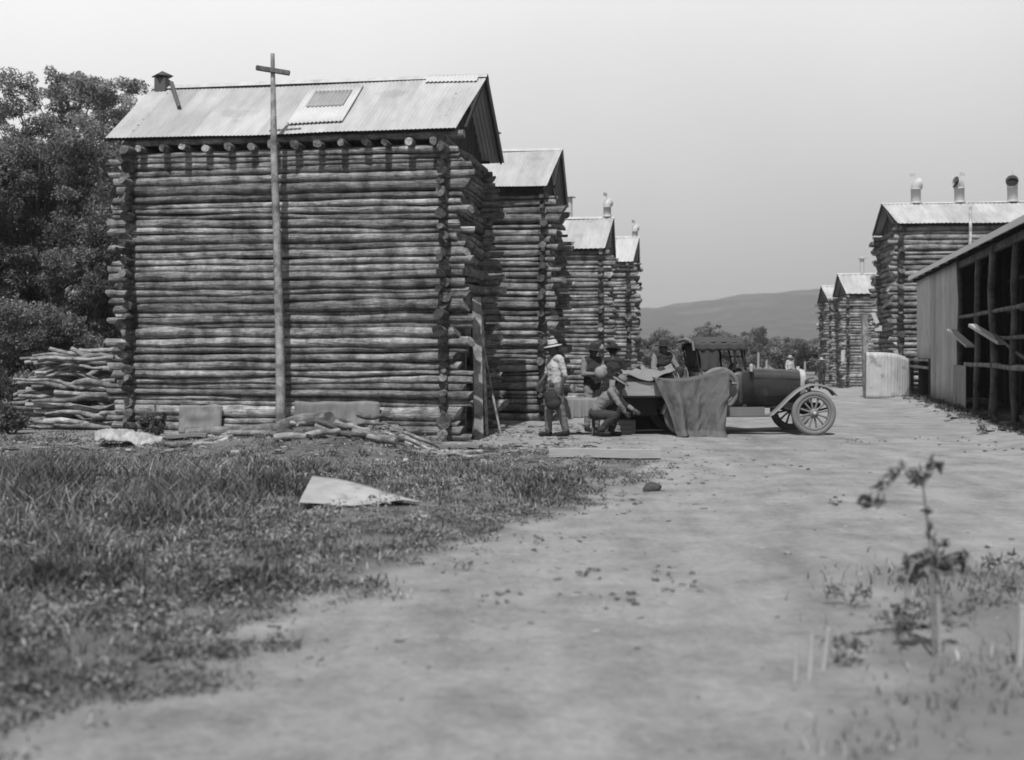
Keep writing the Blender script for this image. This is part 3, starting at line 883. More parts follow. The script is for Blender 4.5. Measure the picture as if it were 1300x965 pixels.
for k in range(22):
    pa = rg2.choice((rg2.uniform(205, 370), rg2.uniform(500, 610))); D_ = rg2.uniform(17.4, 19.9); L_ = rg2.uniform(15, 70)
    a_ = G(pa - L_ / 2, D_ + rg2.uniform(-.4, .4), rg2.uniform(.01, .05)); b_ = G(pa + L_ / 2, D_ + rg2.uniform(-.4, .4), rg2.uniform(.01, .05))
    stick('small split stick trodden into the bank along the near barn front', 'split sticks lying along the near barn front', a_, b_, rg2.uniform(.02, .05), rg2.uniform(.015, .04), rg2,
          bend=.04, name='split_stick', cat='stick', tint=rg2.choice((.35, .7, 1.1, 1.5)))
def slab(label, px0, px1, D, w, th_, yaw=0, lift=.05, m=PALEW, tint=1.0, name='plank', cat='plank', roll=0):
    a = G(px0, D); b = G(px1, D); L = (b - a).length
    e = empty(name, (a + b) / 2 + Vector((0, 0, lift)), yaw); tag(e, label, cat)
    mb = MB()
    def sec(t):
        x = (t - .5) * L; rg_ = .55 if 'bark' in name else .12; ww = w * (1 + rg_ * mnoise.noise((t * 4, px0, 0)) + rg_ * .6 * mnoise.noise((t * 13, px0, 0))) * (1 if 'bark' not in name else min(1, .45 + 3 * min(t, 1 - t))); zz_ = .03 * mnoise.noise((t * 2, px0, 3))
        c, s_ = math.cos(roll), math.sin(roll)
        return [Vector((x, y * c - z * s_, zz_ + y * s_ + z * c)) for y, z in ((-ww / 2, -th_ / 2), (ww / 2, -th_ / 2), (ww / 2, th_ / 2), (-ww / 2, th_ / 2))]
    mb.loft([sec(i / 10) for i in range(11)], tint)
    mb.build('board', m, e, smooth=False)
    return e
slab('long pale squared beam lying at the lane edge before the truck', 697, 838, 17.4, .16, .12, R(-1.5), .08, tint=1.1, name='beam', cat='beam')
slab('pale weathered board by the foot of the near barn corner', 560, 612, 18.9, .3, .05, R(-14), .06, tint=.6)
def bark_slab():
    a = G(126, 18.3); b = G(203, 18.1); e = empty('bark_slab', (a + b) / 2, R(3)); tag(e, 'rough pale slab of bark lying arched left of the long weathered log', 'bark slab')
    L = (b - a).length; mb = MB()
    def fn(u, v):
        x = (u - .5) * L * (1 + .10 * mnoise.noise((v * 6, 1, 1)))
        half = (.30 + .14 * mnoise.noise((u * 6, 2, 2)) + .05 * mnoise.noise((u * 25, 2, v * 2))) * min(1, .25 + 4 * u, .3 + 3 * (1 - u))
        y = (v - .5) * 2 * half
        z = .16 - .14 * (2 * v - 1) ** 2 + .06 * math.sin(u * 4 + .5) + .05 * mnoise.noise((u * 8, v * 4, 4)) + .02 * mnoise.noise((u * 30, v * 12, 5))
        return (x, y, z)
    mb.grid(fn, 60, 20, 1.0, lambda u, v: .95 + .5 * mnoise.noise((u * 9, v * 5, 3)) + .3 * mnoise.noise((u * 30, v * 14, 3)))
    mb.build('bark', mat('pale_bark', .42, .4, (1, 1, 1), 7, 7, .8, .03), e, solid=.02)
bark_slab()
slab('grey board lying under the rough pale bark slab', 205, 262, 18.4, .2, .05, R(8), .06, tint=.6)
# tilted pale iron sheet in the grass
def fallen_sheet():
    pts = [G(383, 15.2), G(536, 14.2), G(395, 13.6), G(400, 16.6)]
    A = W(397, 604, 12.5); B_ = W(538, 634, 11.6); C_ = W(380, 641, 11.2); Dd = W(470, 640, 11.4)
    c = G(440, 12.3); e = empty('fallen_iron_sheet', c); tag(e, 'large pale iron sheet lying tilted in the grass before the near barn', 'metal sheet')
    mb = MB()
    def fn(u, v):
        p = A.lerp(B_, u).lerp(C_.lerp(Vector(Dd).lerp(B_, .6), u), v)
        p = p - c; p.z += .025 * math.sin(u * 5 + v * 2) + .012 * mnoise.noise((u * 4, v * 3, 1))
        return p
    mb.grid(fn, 110, 12, .78); mb.build('sheet', SHEETI, e, solid=.005)
    mb = MB(); mb.bar(A - c + Vector((-.1, .02, -.05)), A - c + Vector((.55, -.15, -.14)), .1, .06, tint=.4); mb.build('block', WOODZ, e)
fallen_sheet()
# stones on the lane edge
def stone(label, px, D, s, tint=1.0, group=None):
    e = empty('stone', G(px, D)); tag(e, label, 'stone', group)
    bm = bmesh.new(); bmesh.ops.create_icosphere(bm, subdivisions=3, radius=1)
    mb = MB(); vs = []
    for v in bm.verts:
        n = 1 + .35 * mnoise.noise(v.co * 1.3 + Vector((px, 0, 0)))
        vs.append((v.co.x * s * n, v.co.y * s * .8 * n, v.co.z * s * .6 * n + s * .35))
    bm.verts.index_update()
    mb.add(vs, [[v.index for v in f.verts] for f in bm.faces], tint); bm.free()
    mb.build('rock', PLATEI, e)
stone('dark rounded stone at the grass edge below the long beam', 828, 13.5, .10, .35)
stone('dusty stone below the left end of the long beam', 722, 15.6, .13, 1.0)
stone('small pale stone on the open lane, right of the round tyre tracks', 1000, 9.3, .03, 1.4)

# ------------------------------------------------------------------ trees and shrubs
def leaf_cloud(centers, radii, n, size, seed, tints, flat=0.75, elong=1.6, droop=0.0):
    r = np.random.default_rng(seed)
    centers = np.asarray(centers); radii = np.asarray(radii)
    w = radii ** 2; w = w / w.sum()
    idx = r.choice(len(centers), n, p=w)
    d = r.normal(size=(n, 3)); d /= np.linalg.norm(d, axis=1)[:, None]
    rad = radii[idx] * r.random(n) ** 0.42
    P = centers[idx] + d * rad[:, None] * np.array([1, 1, flat])
    a = r.normal(size=(n, 3)); a /= np.linalg.norm(a, axis=1)[:, None]
    a[:, 2] -= droop; a /= np.linalg.norm(a, axis=1)[:, None]
    b = np.cross(a, r.normal(size=(n, 3))); b /= np.linalg.norm(b, axis=1)[:, None]
    s = size * r.uniform(.6, 1.4, n)
    A = a * (s * elong)[:, None]; B = b * (s * .5)[:, None]
    V = np.stack([P - A * .5, P + B * .5, P + A * .5, P - B * .5], 1).reshape(-1, 3)
    f = np.arange(n * 4)
    t = np.repeat(np.asarray(tints)[idx] * r.uniform(.7, 1.35, n), 4)
    return V, f, np.full(n, 4), t

def tree(name, label, base, h, crown, n, size, seed, m=LEAF, group=None, clump=.28, trunk_r=.14, cat='tree', lower=.2, nclump=70, flat=.75, droop=0.0, tvar=.6):
    """crown: list of (dx, dy, z, rx, ry, rz) lobes; clumps of leaves fill the lobes"""
    rg = random.Random(seed)
    e = empty(name, base); tag(e, label, cat, group)
    cs = []; rs = []; tn = []
    vol = [l[3] * l[4] * l[5] for l in crown]; tv = sum(v ** .67 for v in vol)
    for l, v in zip(crown, vol):
        k = max(4, int(nclump * v ** .67 / tv))
        for _ in range(k):
            d = Vector((rg.gauss(0, 1), rg.gauss(0, 1), rg.gauss(0, 1))).normalized() * rg.random() ** .4
            cs.append((l[0] + d.x * l[3], l[1] + d.y * l[4], l[2] + d.z * l[5]))
            rs.append(clump * rg.uniform(.55, 1.35)); tn.append(rg.uniform(1 - tvar, 1 + tvar))
    # trunk and limbs
    mb = MB()
    top = Vector((sum(c[0] for c in crown) / len(crown), sum(c[1] for c in crown) / len(crown), h * .8))
    pts = [Vector((0, 0, -.15)).lerp(top, t) + Vector((.15 * mnoise.noise((seed, t * 2, 0)) * h * .1, 0, 0)) for t in (0, .15, .35, .6, .85, 1)]
    mb.tube(pts, [trunk_r * 1.25, trunk_r, trunk_r * .85, trunk_r * .6, trunk_r * .35, .02], 9, rj=.08)
    for c, r_ in list(zip(cs, rs))[::3]:
        c = Vector(c); t = min(.92, max(lower, (c.z / h) * .75)); q = t * 5; i = min(4, int(q)); s0 = pts[i].lerp(pts[i + 1], q - i)
        md = s0.lerp(c, .5) + Vector((0, 0, .08 * h * rg.uniform(-.3, .8)))
        r0 = trunk_r * .32 * (1 - t * .5)
        mb.tube([s0, md, c], [r0, r0 * .6, .008], 5)
    mb.build('trunk', BARK, e)
    V, f, lt, t = leaf_cloud(cs, rs, n, size, seed, tn, flat, droop=droop)
    np_mesh('crown', V, f, lt, t, m, e)
    return e

def TP(px, D): return G(px, D)
tree('tree', 'big dark broad tree behind the pole heap at the left edge', TP(55, 31), 8.6,
     [(0, 0, 6.2, 2.0, 1.5, 1.3), (-1.2, .3, 4.4, 1.8, 1.5, 1.5), (.9, 0, 4.6, 1.1, 1.2, 1.2), (.1, -.6, 2.4, 2.2, 1.4, 1.4), (-1.8, 0, 6.4, 1.2, 1.2, 1.0)], 150000, .062, 101, nclump=420, clump=.34, trunk_r=.2)
tree('tree', 'airy pale topped tree rising behind the big dark tree', TP(62, 37), 10.6,
     [(0, 0, 9.6, 1.9, 1.4, .95), (1.5, 0, 9.2, 1.2, 1.2, .8), (-2.0, 0, 9.3, 1.5, 1.2, .9), (.6, 0, 7.6, 2.4, 1.3, 1.1), (2.0, 0, 7.2, .8, 1.0, 1.0)], 38000, .075, 102, m=LEAFP, nclump=200, clump=.30, trunk_r=.16, lower=.5)
tree('tree', 'slender light tree showing beside the near barn flue', TP(150, 34), 9.6,
     [(0, 0, 9.1, .8, .9, .6), (-.45, 0, 7.9, .95, .9, .9), (.1, 0, 6.5, .6, .9, .8), (-.3, 0, 5.2, .8, .9, .9), (.1, 0, 3.4, .8, .9, 1.0)], 19000, .07, 103, m=LEAFP, nclump=100, clump=.26, trunk_r=.09, lower=.35)
tree('tree', 'dark leafy tree cut by the left edge of the picture', TP(-70, 29), 7.6,
     [(0, 0, 5.6, 1.8, 1.4, 1.6), (.6, 0, 3.4, 1.7, 1.3, 1.5), (-1, 0, 3.6, 1.6, 1.4, 1.6)], 60000, .068, 104, nclump=220, clump=.36, trunk_r=.18)
tree('undergrowth_tree', 'dark bushy tree close behind the left corner of the near barn', TP(118, 29.5), 5.4,
     [(0, 0, 3.6, 1.15, 1.0, 1.3), (-.2, 0, 1.8, 1.5, 1.0, 1.2), (.3, 0, 4.5, .5, .7, .5)], 50000, .06, 105, nclump=180, clump=.28, trunk_r=.1)
tree('undergrowth_tree', 'low dark thicket behind the left end of the pole heap', TP(15, 28), 3.4,
     [(0, 0, 1.6, 1.8, 1.0, 1.3), (-1.6, 0, 1.4, 1.5, 1.0, 1.1), (1.2, .3, 1.0, 1.2, 1.0, .9)], 50000, .06, 106, nclump=180, clump=.3, trunk_r=.08)
for i, (px, D, lab) in enumerate(((12, 22.5, 'dark leafy shrub at the left end of the pole heap'), (-25, 21.5, 'shrub cut by the left edge beside the pole heap'))):
    tree('shrub', lab, TP(px, D), .8, [(0, 0, .32, .3, .3, .22), (-.3, 0, .25, .3, .3, .18)], 2200, .06, 120 + i, nclump=22, clump=.16, trunk_r=.03, cat='shrub')
tree('weed_tuft', 'dark tuft of tall weed against the left foot of the near barn', TP(197, 20.0), .8, [(0, 0, .3, .22, .15, .22)], 900, .05, 130, nclump=14, clump=.10, trunk_r=.012, cat='weed', m=WEEDM)
# bushes in the middle distance beyond the truck
far = [(700, 92, 5.0, 4.2), (745, 100, 5.4, 4.2), (826, 88, 3.2, 3.0), (855, 96, 3.9, 4.0), (884, 84, 3.0, 2.6), (906, 110, 4.9, 4.0), (938, 96, 3.6, 3.4), (968, 120, 4.8, 4.5), (990, 100, 2.6, 3.5),
       (1016, 115, 3.6, 3.6), (1036, 98, 3.0, 3.0), (1090, 100, 4.4, 5), (1180, 95, 4.6, 6), (1290, 90, 5.2, 6), (560, 90, 7, 6), (420, 80, 8, 6), (260, 70, 8, 6), (1420, 80, 6, 6)]
desc = ['round', 'low', 'pale topped', 'ragged', 'dense', 'tall', 'small', 'broad', 'thin']
where = {700: 'behind the third barn of the left row', 745: 'behind the fourth barn of the left row', 826: 'just right of the left row of barns', 855: 'behind the person on the truck load',
         884: 'behind the hood opening of the truck', 906: 'above the canvas hood of the truck', 938: 'behind the windscreen of the truck', 968: 'behind the bonnet of the truck, left of the white shirted figure',
         990: 'directly behind the white shirted distant figure', 1016: 'between the two distant figures', 1036: 'against the last right hand barn', 1090: 'behind the middle distance right barn',
         1180: 'behind the long right barn', 1290: 'behind the shed roof', 560: 'hidden behind the near barn on the right', 420: 'hidden behind the near barn in the middle', 260: 'hidden behind the near barn on the left', 1420: 'beyond the shed outside the picture'}
for i, (px, D, h, wd) in enumerate(far):
    if px in (560, 420, 260, 1420, 1180, 1290, 700, 745): continue
    r_ = wd / 2
    tree('bush', desc[i % 9] + ' hazy bush ' + where[px], TP(px, D), h, [(0, 0, h * .55, r_, r_, h * .35), (r_ * .5, 0, h * .35, r_ * .8, r_, h * .3), (-r_ * .4, 0, h * .72, r_ * .6, r_ * .6, h * .22)],
         9000, .15, 200 + i, m=LEAFF, group='bushes beyond the lane', nclump=80, clump=.5, trunk_r=.1, cat='bush')
# a few fence posts in the distance
fp = None
for px, D, h in ((963, 66, 1.9), (973, 70, 1.5), (932, 74, 1.3), (1022, 78, 1.3)):
    lean_pole('fence_post', {963: 'tall pale fence post rising behind the truck bonnet', 973: 'thinner fence post right of the tall pale one', 932: 'low fence post seen through the truck windscreen', 1022: 'low fence post between the two distant figures'}[px],
              G(px, D, -.2), G(px, D, h), .07, .06, PALEW, False, 'fence post', 'fence posts beyond the truck', 1.0, px)

# ------------------------------------------------------------------ grass and weeds
def blades(n, sampler, name, m, hfun, wfun, seed, tintf, label, cat='grass'):
    r = np.random.default_rng(seed)
    X, Y = sampler(r, n)
    keep = []; H = []; Z = []
    for i in range(len(X)):
        x, y = X[i], Y[i]
        g = grassy(x, y)
        pt = sstep(-.28, .34, mnoise.noise((x * 1.1, y * 1.1, 41)) + .6 * mnoise.noise((x * 3.1, y * 3.1, 43)))
        if g > .12 and r.random() < g ** 1.6 * (.05 + .68 * pt):
            keep.append(i); H.append(hfun(x, y, r)); Z.append(gz(x, y))
    X = X[keep]; Y = Y[keep]; H = np.array(H); Z = np.array(Z); n = len(X)
    an = r.uniform(0, 2 * np.pi, n); ln = r.uniform(.15, .95, n) * H
    Wd = wfun(Y, r)
    dx, dy = np.cos(an), np.sin(an)
    sa = r.uniform(0, 2 * np.pi, n); sx, sy = np.cos(sa) * Wd / 2, np.sin(sa) * Wd / 2
    P = np.stack([X, Y, Z - .01], 1)
    M1 = P + np.stack([dx * ln * .3, dy * ln * .3, H * .6], 1)
    T = P + np.stack([dx * ln, dy * ln, H], 1)
    S = np.stack([sx, sy, np.zeros(n)], 1)
    V = np.stack([P - S, P + S, M1 + S * .8, M1 - S * .8, T], 1).reshape(-1, 3)
    b = np.arange(n) * 5
    f = np.stack([b, b + 1, b + 2, b + 3, b + 3, b + 2, b + 4], 1).ravel()
    lt = np.tile([4, 3], n)
    t = np.repeat(tintf(X, Y, r), 5)
    o = np_mesh(name, V, f, lt, t, m); tag(o, label, cat, kind='stuff')
    return o
def hmap(x, y):
    h = .10 + .12 * mnoise.noise((x * .9, y * .9, 11)) + .06 * mnoise.noise((x * 2.6, y * 2.6, 5))
    h += .34 * math.exp(-(((x + 2.85) / .45) ** 2 + ((y - 12.0) / 1.3) ** 2))
    h += .18 * math.exp(-(((x + 4.6) / 1.4) ** 2 + ((y - 12.5) / 2.5) ** 2))
    h += .10 * sstep(-1.5, -4, x) * (1 - sstep(15, 17, y))
    h *= 1 - .9 * math.exp(-(((x + 1.5) / 1.1) ** 2 + ((y - 11.2) / 1.2) ** 2))
    h *= 1 - .65 * sstep(15.0, 17.0, y)
    e = bx(y) - x
    return max(.025, .78 * h * (.35 + .65 * sstep(0, 1.2, e)))
def samp_left(r, n):
    Y = 3.2 + (23.5 - 3.2) * r.random(n) ** 1.25
    xl = -Y * .47 - 1.0; xr = np.minimum(2.6, np.array([bx(y) for y in Y]) + .8)
    X = xl + (xr - xl) * r.random(n)
    return X, Y
def samp_right(r, n):
    Y = 3.0 + 8 * r.random(n); X = 1.0 + (Y * .55 + .3) * r.random(n)
    return X, Y
def ttint(X, Y, r):
    base = r.choice([.4, .7, 1.0, 1.5, 2.3], len(X), p=[.30, .26, .22, .14, .08])
    cl = np.array([1 + .75 * mnoise.noise((x * .7, y * .7, 21)) + .5 * mnoise.noise((x * 2.4, y * 2.4, 8)) for x, y in zip(X, Y)])
    return base * np.clip(cl, .25, 1.9)
blades(330000, samp_left, 'verge_grass', GRASSM, lambda x, y, r: hmap(x, y) * r.uniform(.5, 1.35), lambda Y, r: .006 + .0008 * Y * r.uniform(.6, 1.5, len(Y)), 1, ttint,
       'rough uncut grass and weeds on the left verge')
blades(45000, samp_right, 'corner_grass', GRASSM, lambda x, y, r: (.05 + .06 * max(0, mnoise.noise((x * 1.3, y * 1.3, 3)))) * r.uniform(.5, 1.5), lambda Y, r: .005 + .0006 * Y * r.uniform(.6, 1.5, len(Y)), 2,
       lambda X, Y, r: ttint(X, Y, r) * 1.25, 'thin dry grass in the right foreground')
# low broad-leaved ground weeds: one uncountable mass
def weeds():
    r = random.Random(9); cs = []; rs = []; tn = []
    while len(cs) < 1500:
        y = 3.6 + 16 * r.random(); x = -y * .46 - .5 + (bx(y) + .9 + y * .46) * r.random()
        if r.random() < grassy(x, y) * (.3 + .7 * sstep(-.2, .35, mnoise.noise((x * .9, y * .9, 31)))):
            h = hmap(x, y) * .6; q = r.uniform(.05, .14) + h * .15
            cs.append((x, y, gz(x, y) + h * r.random())); rs.append(q); tn.append(r.uniform(.6, 2.2))
    V, f, lt, t = leaf_cloud(cs, rs, 90000, .030, 5, tn, .7, 1.5)
    o = np_mesh('verge_weeds', V, f, lt, t, mat('ground_weed', .17, .3, nscale=2, bump=0, spec=.2, rough=.7, trans=.2)); tag(o, 'low broad leaved weeds spreading through the left verge', 'weeds', kind='stuff')
weeds()
# scattered tufts on the lane
def tufts():
    r = random.Random(19); cs = []; rs = []; tn = []
    for px, py, s in ((265, 826, .10), (280, 828, .08), (690, 690, .10), (850, 745, .12), (790, 762, .10), (870, 735, .08), (640, 760, .09), (740, 725, .06), (1060, 640, .12), (1180, 560, .3), (1230, 565, .3), (1280, 575, .25),
                      (1090, 560, .15), (990, 590, .15), (900, 585, .2), (860, 610, .2), (780, 640, .12), (720, 560, .2), (1300, 700, .2), (1250, 735, .15), (1130, 780, .10)):
        D = 2400 / (py - 445)
        for _ in range(7):
            x = (px - 650) / 1500 * D + r.gauss(0, s * 1.3); y = D + r.gauss(0, s * 2.2)
            cs.append((x, y, gz(x, y) + .01)); rs.append(r.uniform(.015, .04)); tn.append(r.uniform(.8, 2.2))
    V, f, lt, t = leaf_cloud(cs, rs, 3200, .018, 6, tn, .35, 1.8)
    o = np_mesh('lane_tufts', V, f, lt, t, MATS['ground_weed']); tag(o, 'scattered low tufts growing out of the dusty lane', 'weeds', kind='stuff')
tufts()

# ------------------------------------------------------------------ foreground weed and stakes
def foreground():
    D = 6.15
    e = empty('tall_weed', G(1186, D)); tag(e, 'tall straggling dark leaved weed in the right foreground', 'weed'); o = Vector(e.location)
    def P(px, py, dd=0): return W(px, py, D + dd) - o
    st = MB()
    main = [P(1186, 838), P(1183, 760), P(1181, 700, .02), P(1176, 650, .03), P(1172, 618), P(1160, 602, -.02)]
    st.tube(main, [.010, .009, .007, .006, .005, .003], 6)
    br = [[P(1176, 640), P(1150, 638, .05), P(1115, 636, .1)], [P(1122, 636, .08), P(1121, 618, .1), P(1116, 608, .12), P(1138, 592, .15)], [P(1172, 618), P(1180, 605, .05), P(1188, 590, .08)],
          [P(1180, 705), P(1160, 715, -.05), P(1150, 740, -.08), P(1150, 775, -.08)], [P(1181, 712), P(1200, 705, .04), P(1220, 712, .08), P(1222, 730, .08)], [P(1181, 722), P(1200, 728, -.06), P(1208, 725, -.08)],
          [P(1184, 700), P(1194, 690, .03), P(1197, 684, .03)]]
    for b in br: st.tube(b, [.005] * (len(b) - 1) + [.003], 5)
    st.build('stem', mat('weed_stem', .22, .3, nscale=6, bump=0), e)
    cl = [(1188, 589, 9, .9), (1164, 604, 9, .9), (1140, 594, 6, 1.2), (1132, 602, 6, 1.3), (1120, 618, 6, 1.0), (1100, 636, 7, .8), (1116, 636, 5, .8), (1176, 650, 4, 1.2), (1181, 668, 4, 1.0), (1180, 680, 4, 1.0),
          (1160, 716, 11, 1.1), (1175, 712, 11, 1.1), (1195, 716, 11, 1.1), (1205, 724, 8, .8), (1220, 708, 6, .6), (1221, 722, 6, .6), (1151, 735, 6, 1.0), (1152, 765, 5, .9), (1197, 688, 5, 1.0), (1165, 728, 7, .9)]
    cs = []; rs = []; tn = []
    for px, py, s, t in cl:
        cs.append(tuple(P(px, py, .02))); rs.append(s / 1500 * D * 1.5); tn.append(t)
    V, f, lt, t = leaf_cloud(cs, rs, 400, .034, 77, tn, .9, 2.0)
    np_mesh('leaves', V, f, lt, t, WEEDM, e)
    # stakes
    def stake(label, px, D, y0, y1, px1, w, tint=1.3, name='stake'):
        a = G(px, D, -.05); b = W(px1, y1, D); return lean_pole(name, label, a, b, w, w * .6, PALEW, True, 'stake', tint=tint * .85)
    stake('pale stake standing in the middle of the tall weed', 1193, 6.2, 838, 682, 1187, .018, 1.2)
    stake('pale stake at the right edge of the foreground', 1293, 6.0, 850, 768, 1297, .022, 1.5)
    for i, (px, y0, y1, px1, w, l) in enumerate(((1010, 868, 812, 1013, .014, 'leftmost dry stalk of the three in the right foreground grass'), (1026, 862, 804, 1031, .018, 'middle dry stalk of the three in the right foreground grass'),
                                                 (1044, 850, 798, 1053, .022, 'rightmost and thickest dry stalk of the three in the right foreground grass'))):
        D = 2400 / (y0 - 445)
        lean_pole('dry_stalk', l, G(px, D, -.03), W(px1, y1, D), w, w * .5, PALEW, False, 'dry stalk', tint=1.15, seed=i)
    # low leafy weeds around it
    for i, (px, py, l) in enumerate(((1078, 770, 'low weed left of the tall straggling weed'), (1140, 806, 'spreading dark weed below the tall straggling weed'), (1152, 800, 'small weed right against the spreading dark weed'),
                                     (1210, 800, 'low weed just right of the pale stake'), (1262, 770, 'low weed between the two pale stakes'), (1060, 842, 'dark little weed beside the dry stalks'), (1275, 735, 'farther low weed near the right edge'))):
        D = 2400 / (py - 445); rg = random.Random(i)
        e2 = empty('low_weed', G(px, D)); tag(e2, l, 'weed', 'low weeds in the right foreground')
        mb = MB()
        ends = []
        for k in range(6):
            a = rg.uniform(0, 6.28); q = Vector((math.cos(a) * .1, math.sin(a) * .1, rg.uniform(.05, .14)))
            mb.tube([(0, 0, -.01), q * .5 + Vector((0, 0, .03)), q], [.003, .003, .002], 4); ends.append(q)
        mb.build('stem', MATS['weed_stem'], e2)
        V, f, lt, t = leaf_cloud([tuple(q) for q in ends], [.07] * 6, 90, .028, i, [rg.uniform(.7, 1.8) for _ in ends], .6, 1.6)
        np_mesh('leaves', V, f, lt, t, WEEDM, e2)
foreground()

# chips, clods and timber scraps trodden into the bank before the barns: nobody could count them
def scraps():
    r = random.Random(77); mb = MB()
    def put(x, y, s, tint):
        rot = Matrix.Rotation(r.uniform(0, 6.3), 3, 'Z') @ Matrix.Rotation(r.uniform(-.3, .3), 3, 'X')
        L, w_, h_ = s * r.uniform(.8, 4), s * r.uniform(.5, 1.1), s * r.uniform(.2, .7)
        c = Vector((x, y, gz(x, y) + h_ * .3))
        vs = [c + rot @ Vector((a * L / 2 * r.uniform(.6, 1.1), b * w_ / 2 * r.uniform(.5, 1.2), d_ * h_ / 2 * r.uniform(.5, 1.2))) for a in (-1, 1) for b in (-1, 1) for d_ in (-1, 1)]
        mb.add(vs, [(0, 1, 3, 2), (4, 6, 7, 5), (0, 4, 5, 1), (2, 3, 7, 6), (0, 2, 6, 4), (1, 5, 7, 3)], tint, True)
    for _ in range(900):
        y = r.uniform(16.3, 20.6); x = r.uniform(-8.8, 1.6 if y > 18 else .5)
        put(x, y, r.uniform(.02, .07), r.choice((.3, .6, 1, 1.4, 2.0)))
    for _ in range(260):
        y = r.uniform(21, 26); put(r.uniform(-1.0, 1.0) + .15 * (y - 21), y, r.uniform(.02, .06), r.choice((.4, .8, 1.2, 1.7)))
    for _ in range(420):
        y = r.uniform(21, 44); put(4.75 + .227 * y + r.gauss(0, .35) - .15, y, r.uniform(.03, .09), r.choice((.2, .4, .8, 1.4)))
    for _ in range(500):
        y = r.uniform(6, 22); x = bx(y) + r.gauss(.3, .6); put(x, y, r.uniform(.008, .025), r.choice((.5, .9, 1.5)))
    for _ in range(2600):
        y = 3.6 + 18 * r.random() ** 1.5; x = r.uniform(-.45, .5) * y
        if x < bx(y) + .2 or r.random() > .25 + .75 * sstep(-.2, .3, mnoise.noise((x * .8, y * .5, 50))): continue
        put(x, y, r.uniform(.003, .012) * (1 + y * .05), r.choice((.6, 1.0, 1.6, 2.2)))
    o = mb.build('timber_scraps', mat('scrap', .2, .3, nscale=6), None, smooth=False); tag(o, 'chips, clods and timber scraps scattered along the barn fronts and shed foot', 'scraps', kind='stuff')
    cs = []; rs = []; tn = []
    for _ in range(260):
        y = r.uniform(21, 45); x = 4.75 + .227 * y + r.gauss(0, .3) - .1
        cs.append((x, y, gz(x, y) + .04)); rs.append(r.uniform(.05, .14)); tn.append(r.uniform(.4, 1.0))
    for _ in range(90):
        y = r.uniform(19.2, 20.7); x = r.uniform(-9, -1.2); cs.append((x, y, gz(x, y) + .05)); rs.append(r.uniform(.04, .12)); tn.append(r.uniform(.5, 1.6))
    V, f, lt, t = leaf_cloud(cs, rs, 16000, .04, 15, tn, .8, 1.8)
    o = np_mesh('foot_weeds', V, f, lt, t, MATS['ground_weed']); tag(o, 'dark weeds growing along the foot of the shed and near barn', 'weeds', kind='stuff')
scraps()

# ------------------------------------------------------------------ truck
PAINT = mat('dusty_dark_paint', 0.048, 0.6, (1, 1, 2), 3.5, 9, 0.12, 0.01, rough=0.5, spec=.5, spots=(2.5, .55, 1.7))
DUSTP = mat('dusty_mudguard', 0.20, 0.25, (1, 1, 1), 4, 6, 0.08, 0.005, rough=0.5, spec=.5)
TYRE = mat('dusty_tyre', 0.21, 0.22, (1, 1, 1), 9, 6, 0.2, 0.005, rough=0.9)
SPOKE = mat('painted_spokes', 0.20, 0.2, (1, 1, 1), 6, 4, 0.05, 0.005, rough=0.6)
NICKEL = mat('nickel_trim', 0.5, 0.1, (1, 1, 1), 6, 4, 0.0, rough=0.35, spec=.6)
HOODM = mat('hood_canvas', 0.07, 0.25, (1, 1, 1), 6, 6, 0.3, 0.01)
LEATH = mat('worn_leather', 0.04, 0.25, (1, 1, 1), 6, 6, 0.2, 0.01)
CANVAS = mat('grey_canvas', 0.125, 0.28, (1, 1, 1), 4, 9, 0.8, 0.03, spots=(2.2, .58, .75))
CANVP = mat('pale_canvas', 0.24, 0.2, (1, 1, 1), 5, 8, 0.4, 0.02)
CHASS = mat('greasy_chassis', 0.03, 0.3, (1, 1, 1), 6, 4, 0.1, 0.01)
GLASSM = bpy.data.materials.new('windscreen_glass'); GLASSM.use_nodes = True
_b = GLASSM.node_tree.nodes['Principled BSDF']; _b.inputs['Transmission Weight'].default_value = 1.0; _b.inputs['Roughness'].default_value = .08; _b.inputs['IOR'].default_value = 1.1
_b.inputs['Base Color'].default_value = (.7, .7, .7, 1)

TR = R(4)
truck = empty('old_truck', G(1033, 22.4), TR)
truck.location.z -= .01
tag(truck, 'vintage motor truck with spoked wheels and canvas hood, facing right across the lane', 'truck')
TM = Matrix.Translation(truck.location) @ Matrix.Rotation(TR, 4, 'Z')
YC = .71
def wheel(x, y, parent, name='wheel', z=.43, M=None, spokes=12):
    e = MB(); Rw = M or (Matrix.Translation((x, y, z)) @ Matrix.Rotation(R(90), 4, 'X'))
    for k in range(spokes):
        a = 2 * math.pi * (k + .4) / spokes; d = Vector((math.cos(a), math.sin(a), 0))
        e.tube([Rw @ (d * .06), Rw @ (d * .18), Rw @ (d * .295)], [.021, .019, .024], 7)
    e.lathe([(0, .07), (.035, .07), (.045, .045), (.075, .04), (.085, .02), (.085, -.03), (0, -.03)], Rw, 20)
    w = e.build(name, SPOKE, parent)
    t = MB(); n = 14
    t.lathe([(.372 + .058 * math.cos(2 * math.pi * k / n), .056 * math.sin(2 * math.pi * k / n)) for k in range(n)], Rw, 48, closed=True)
    t.build('tyre', TYRE, w)
    r = MB(); r.lathe([(.285, -.035), (.325, -.04), (.33, -.03), (.33, .03), (.325, .04), (.285, .035)], Rw, 40, closed=True); r.build('rim', SPOKE, w)
    h = MB(); h.lathe([(0, .1), (.025, .098), (.032, .085), (.035, .07)], Rw, 14); h.build('hub_cap', NICKEL, w)
    return w
wheel(0, 0, truck); wheel(0, 1.42, truck); wheel(-2.45, 0, truck); wheel(-2.45, 1.42, truck)
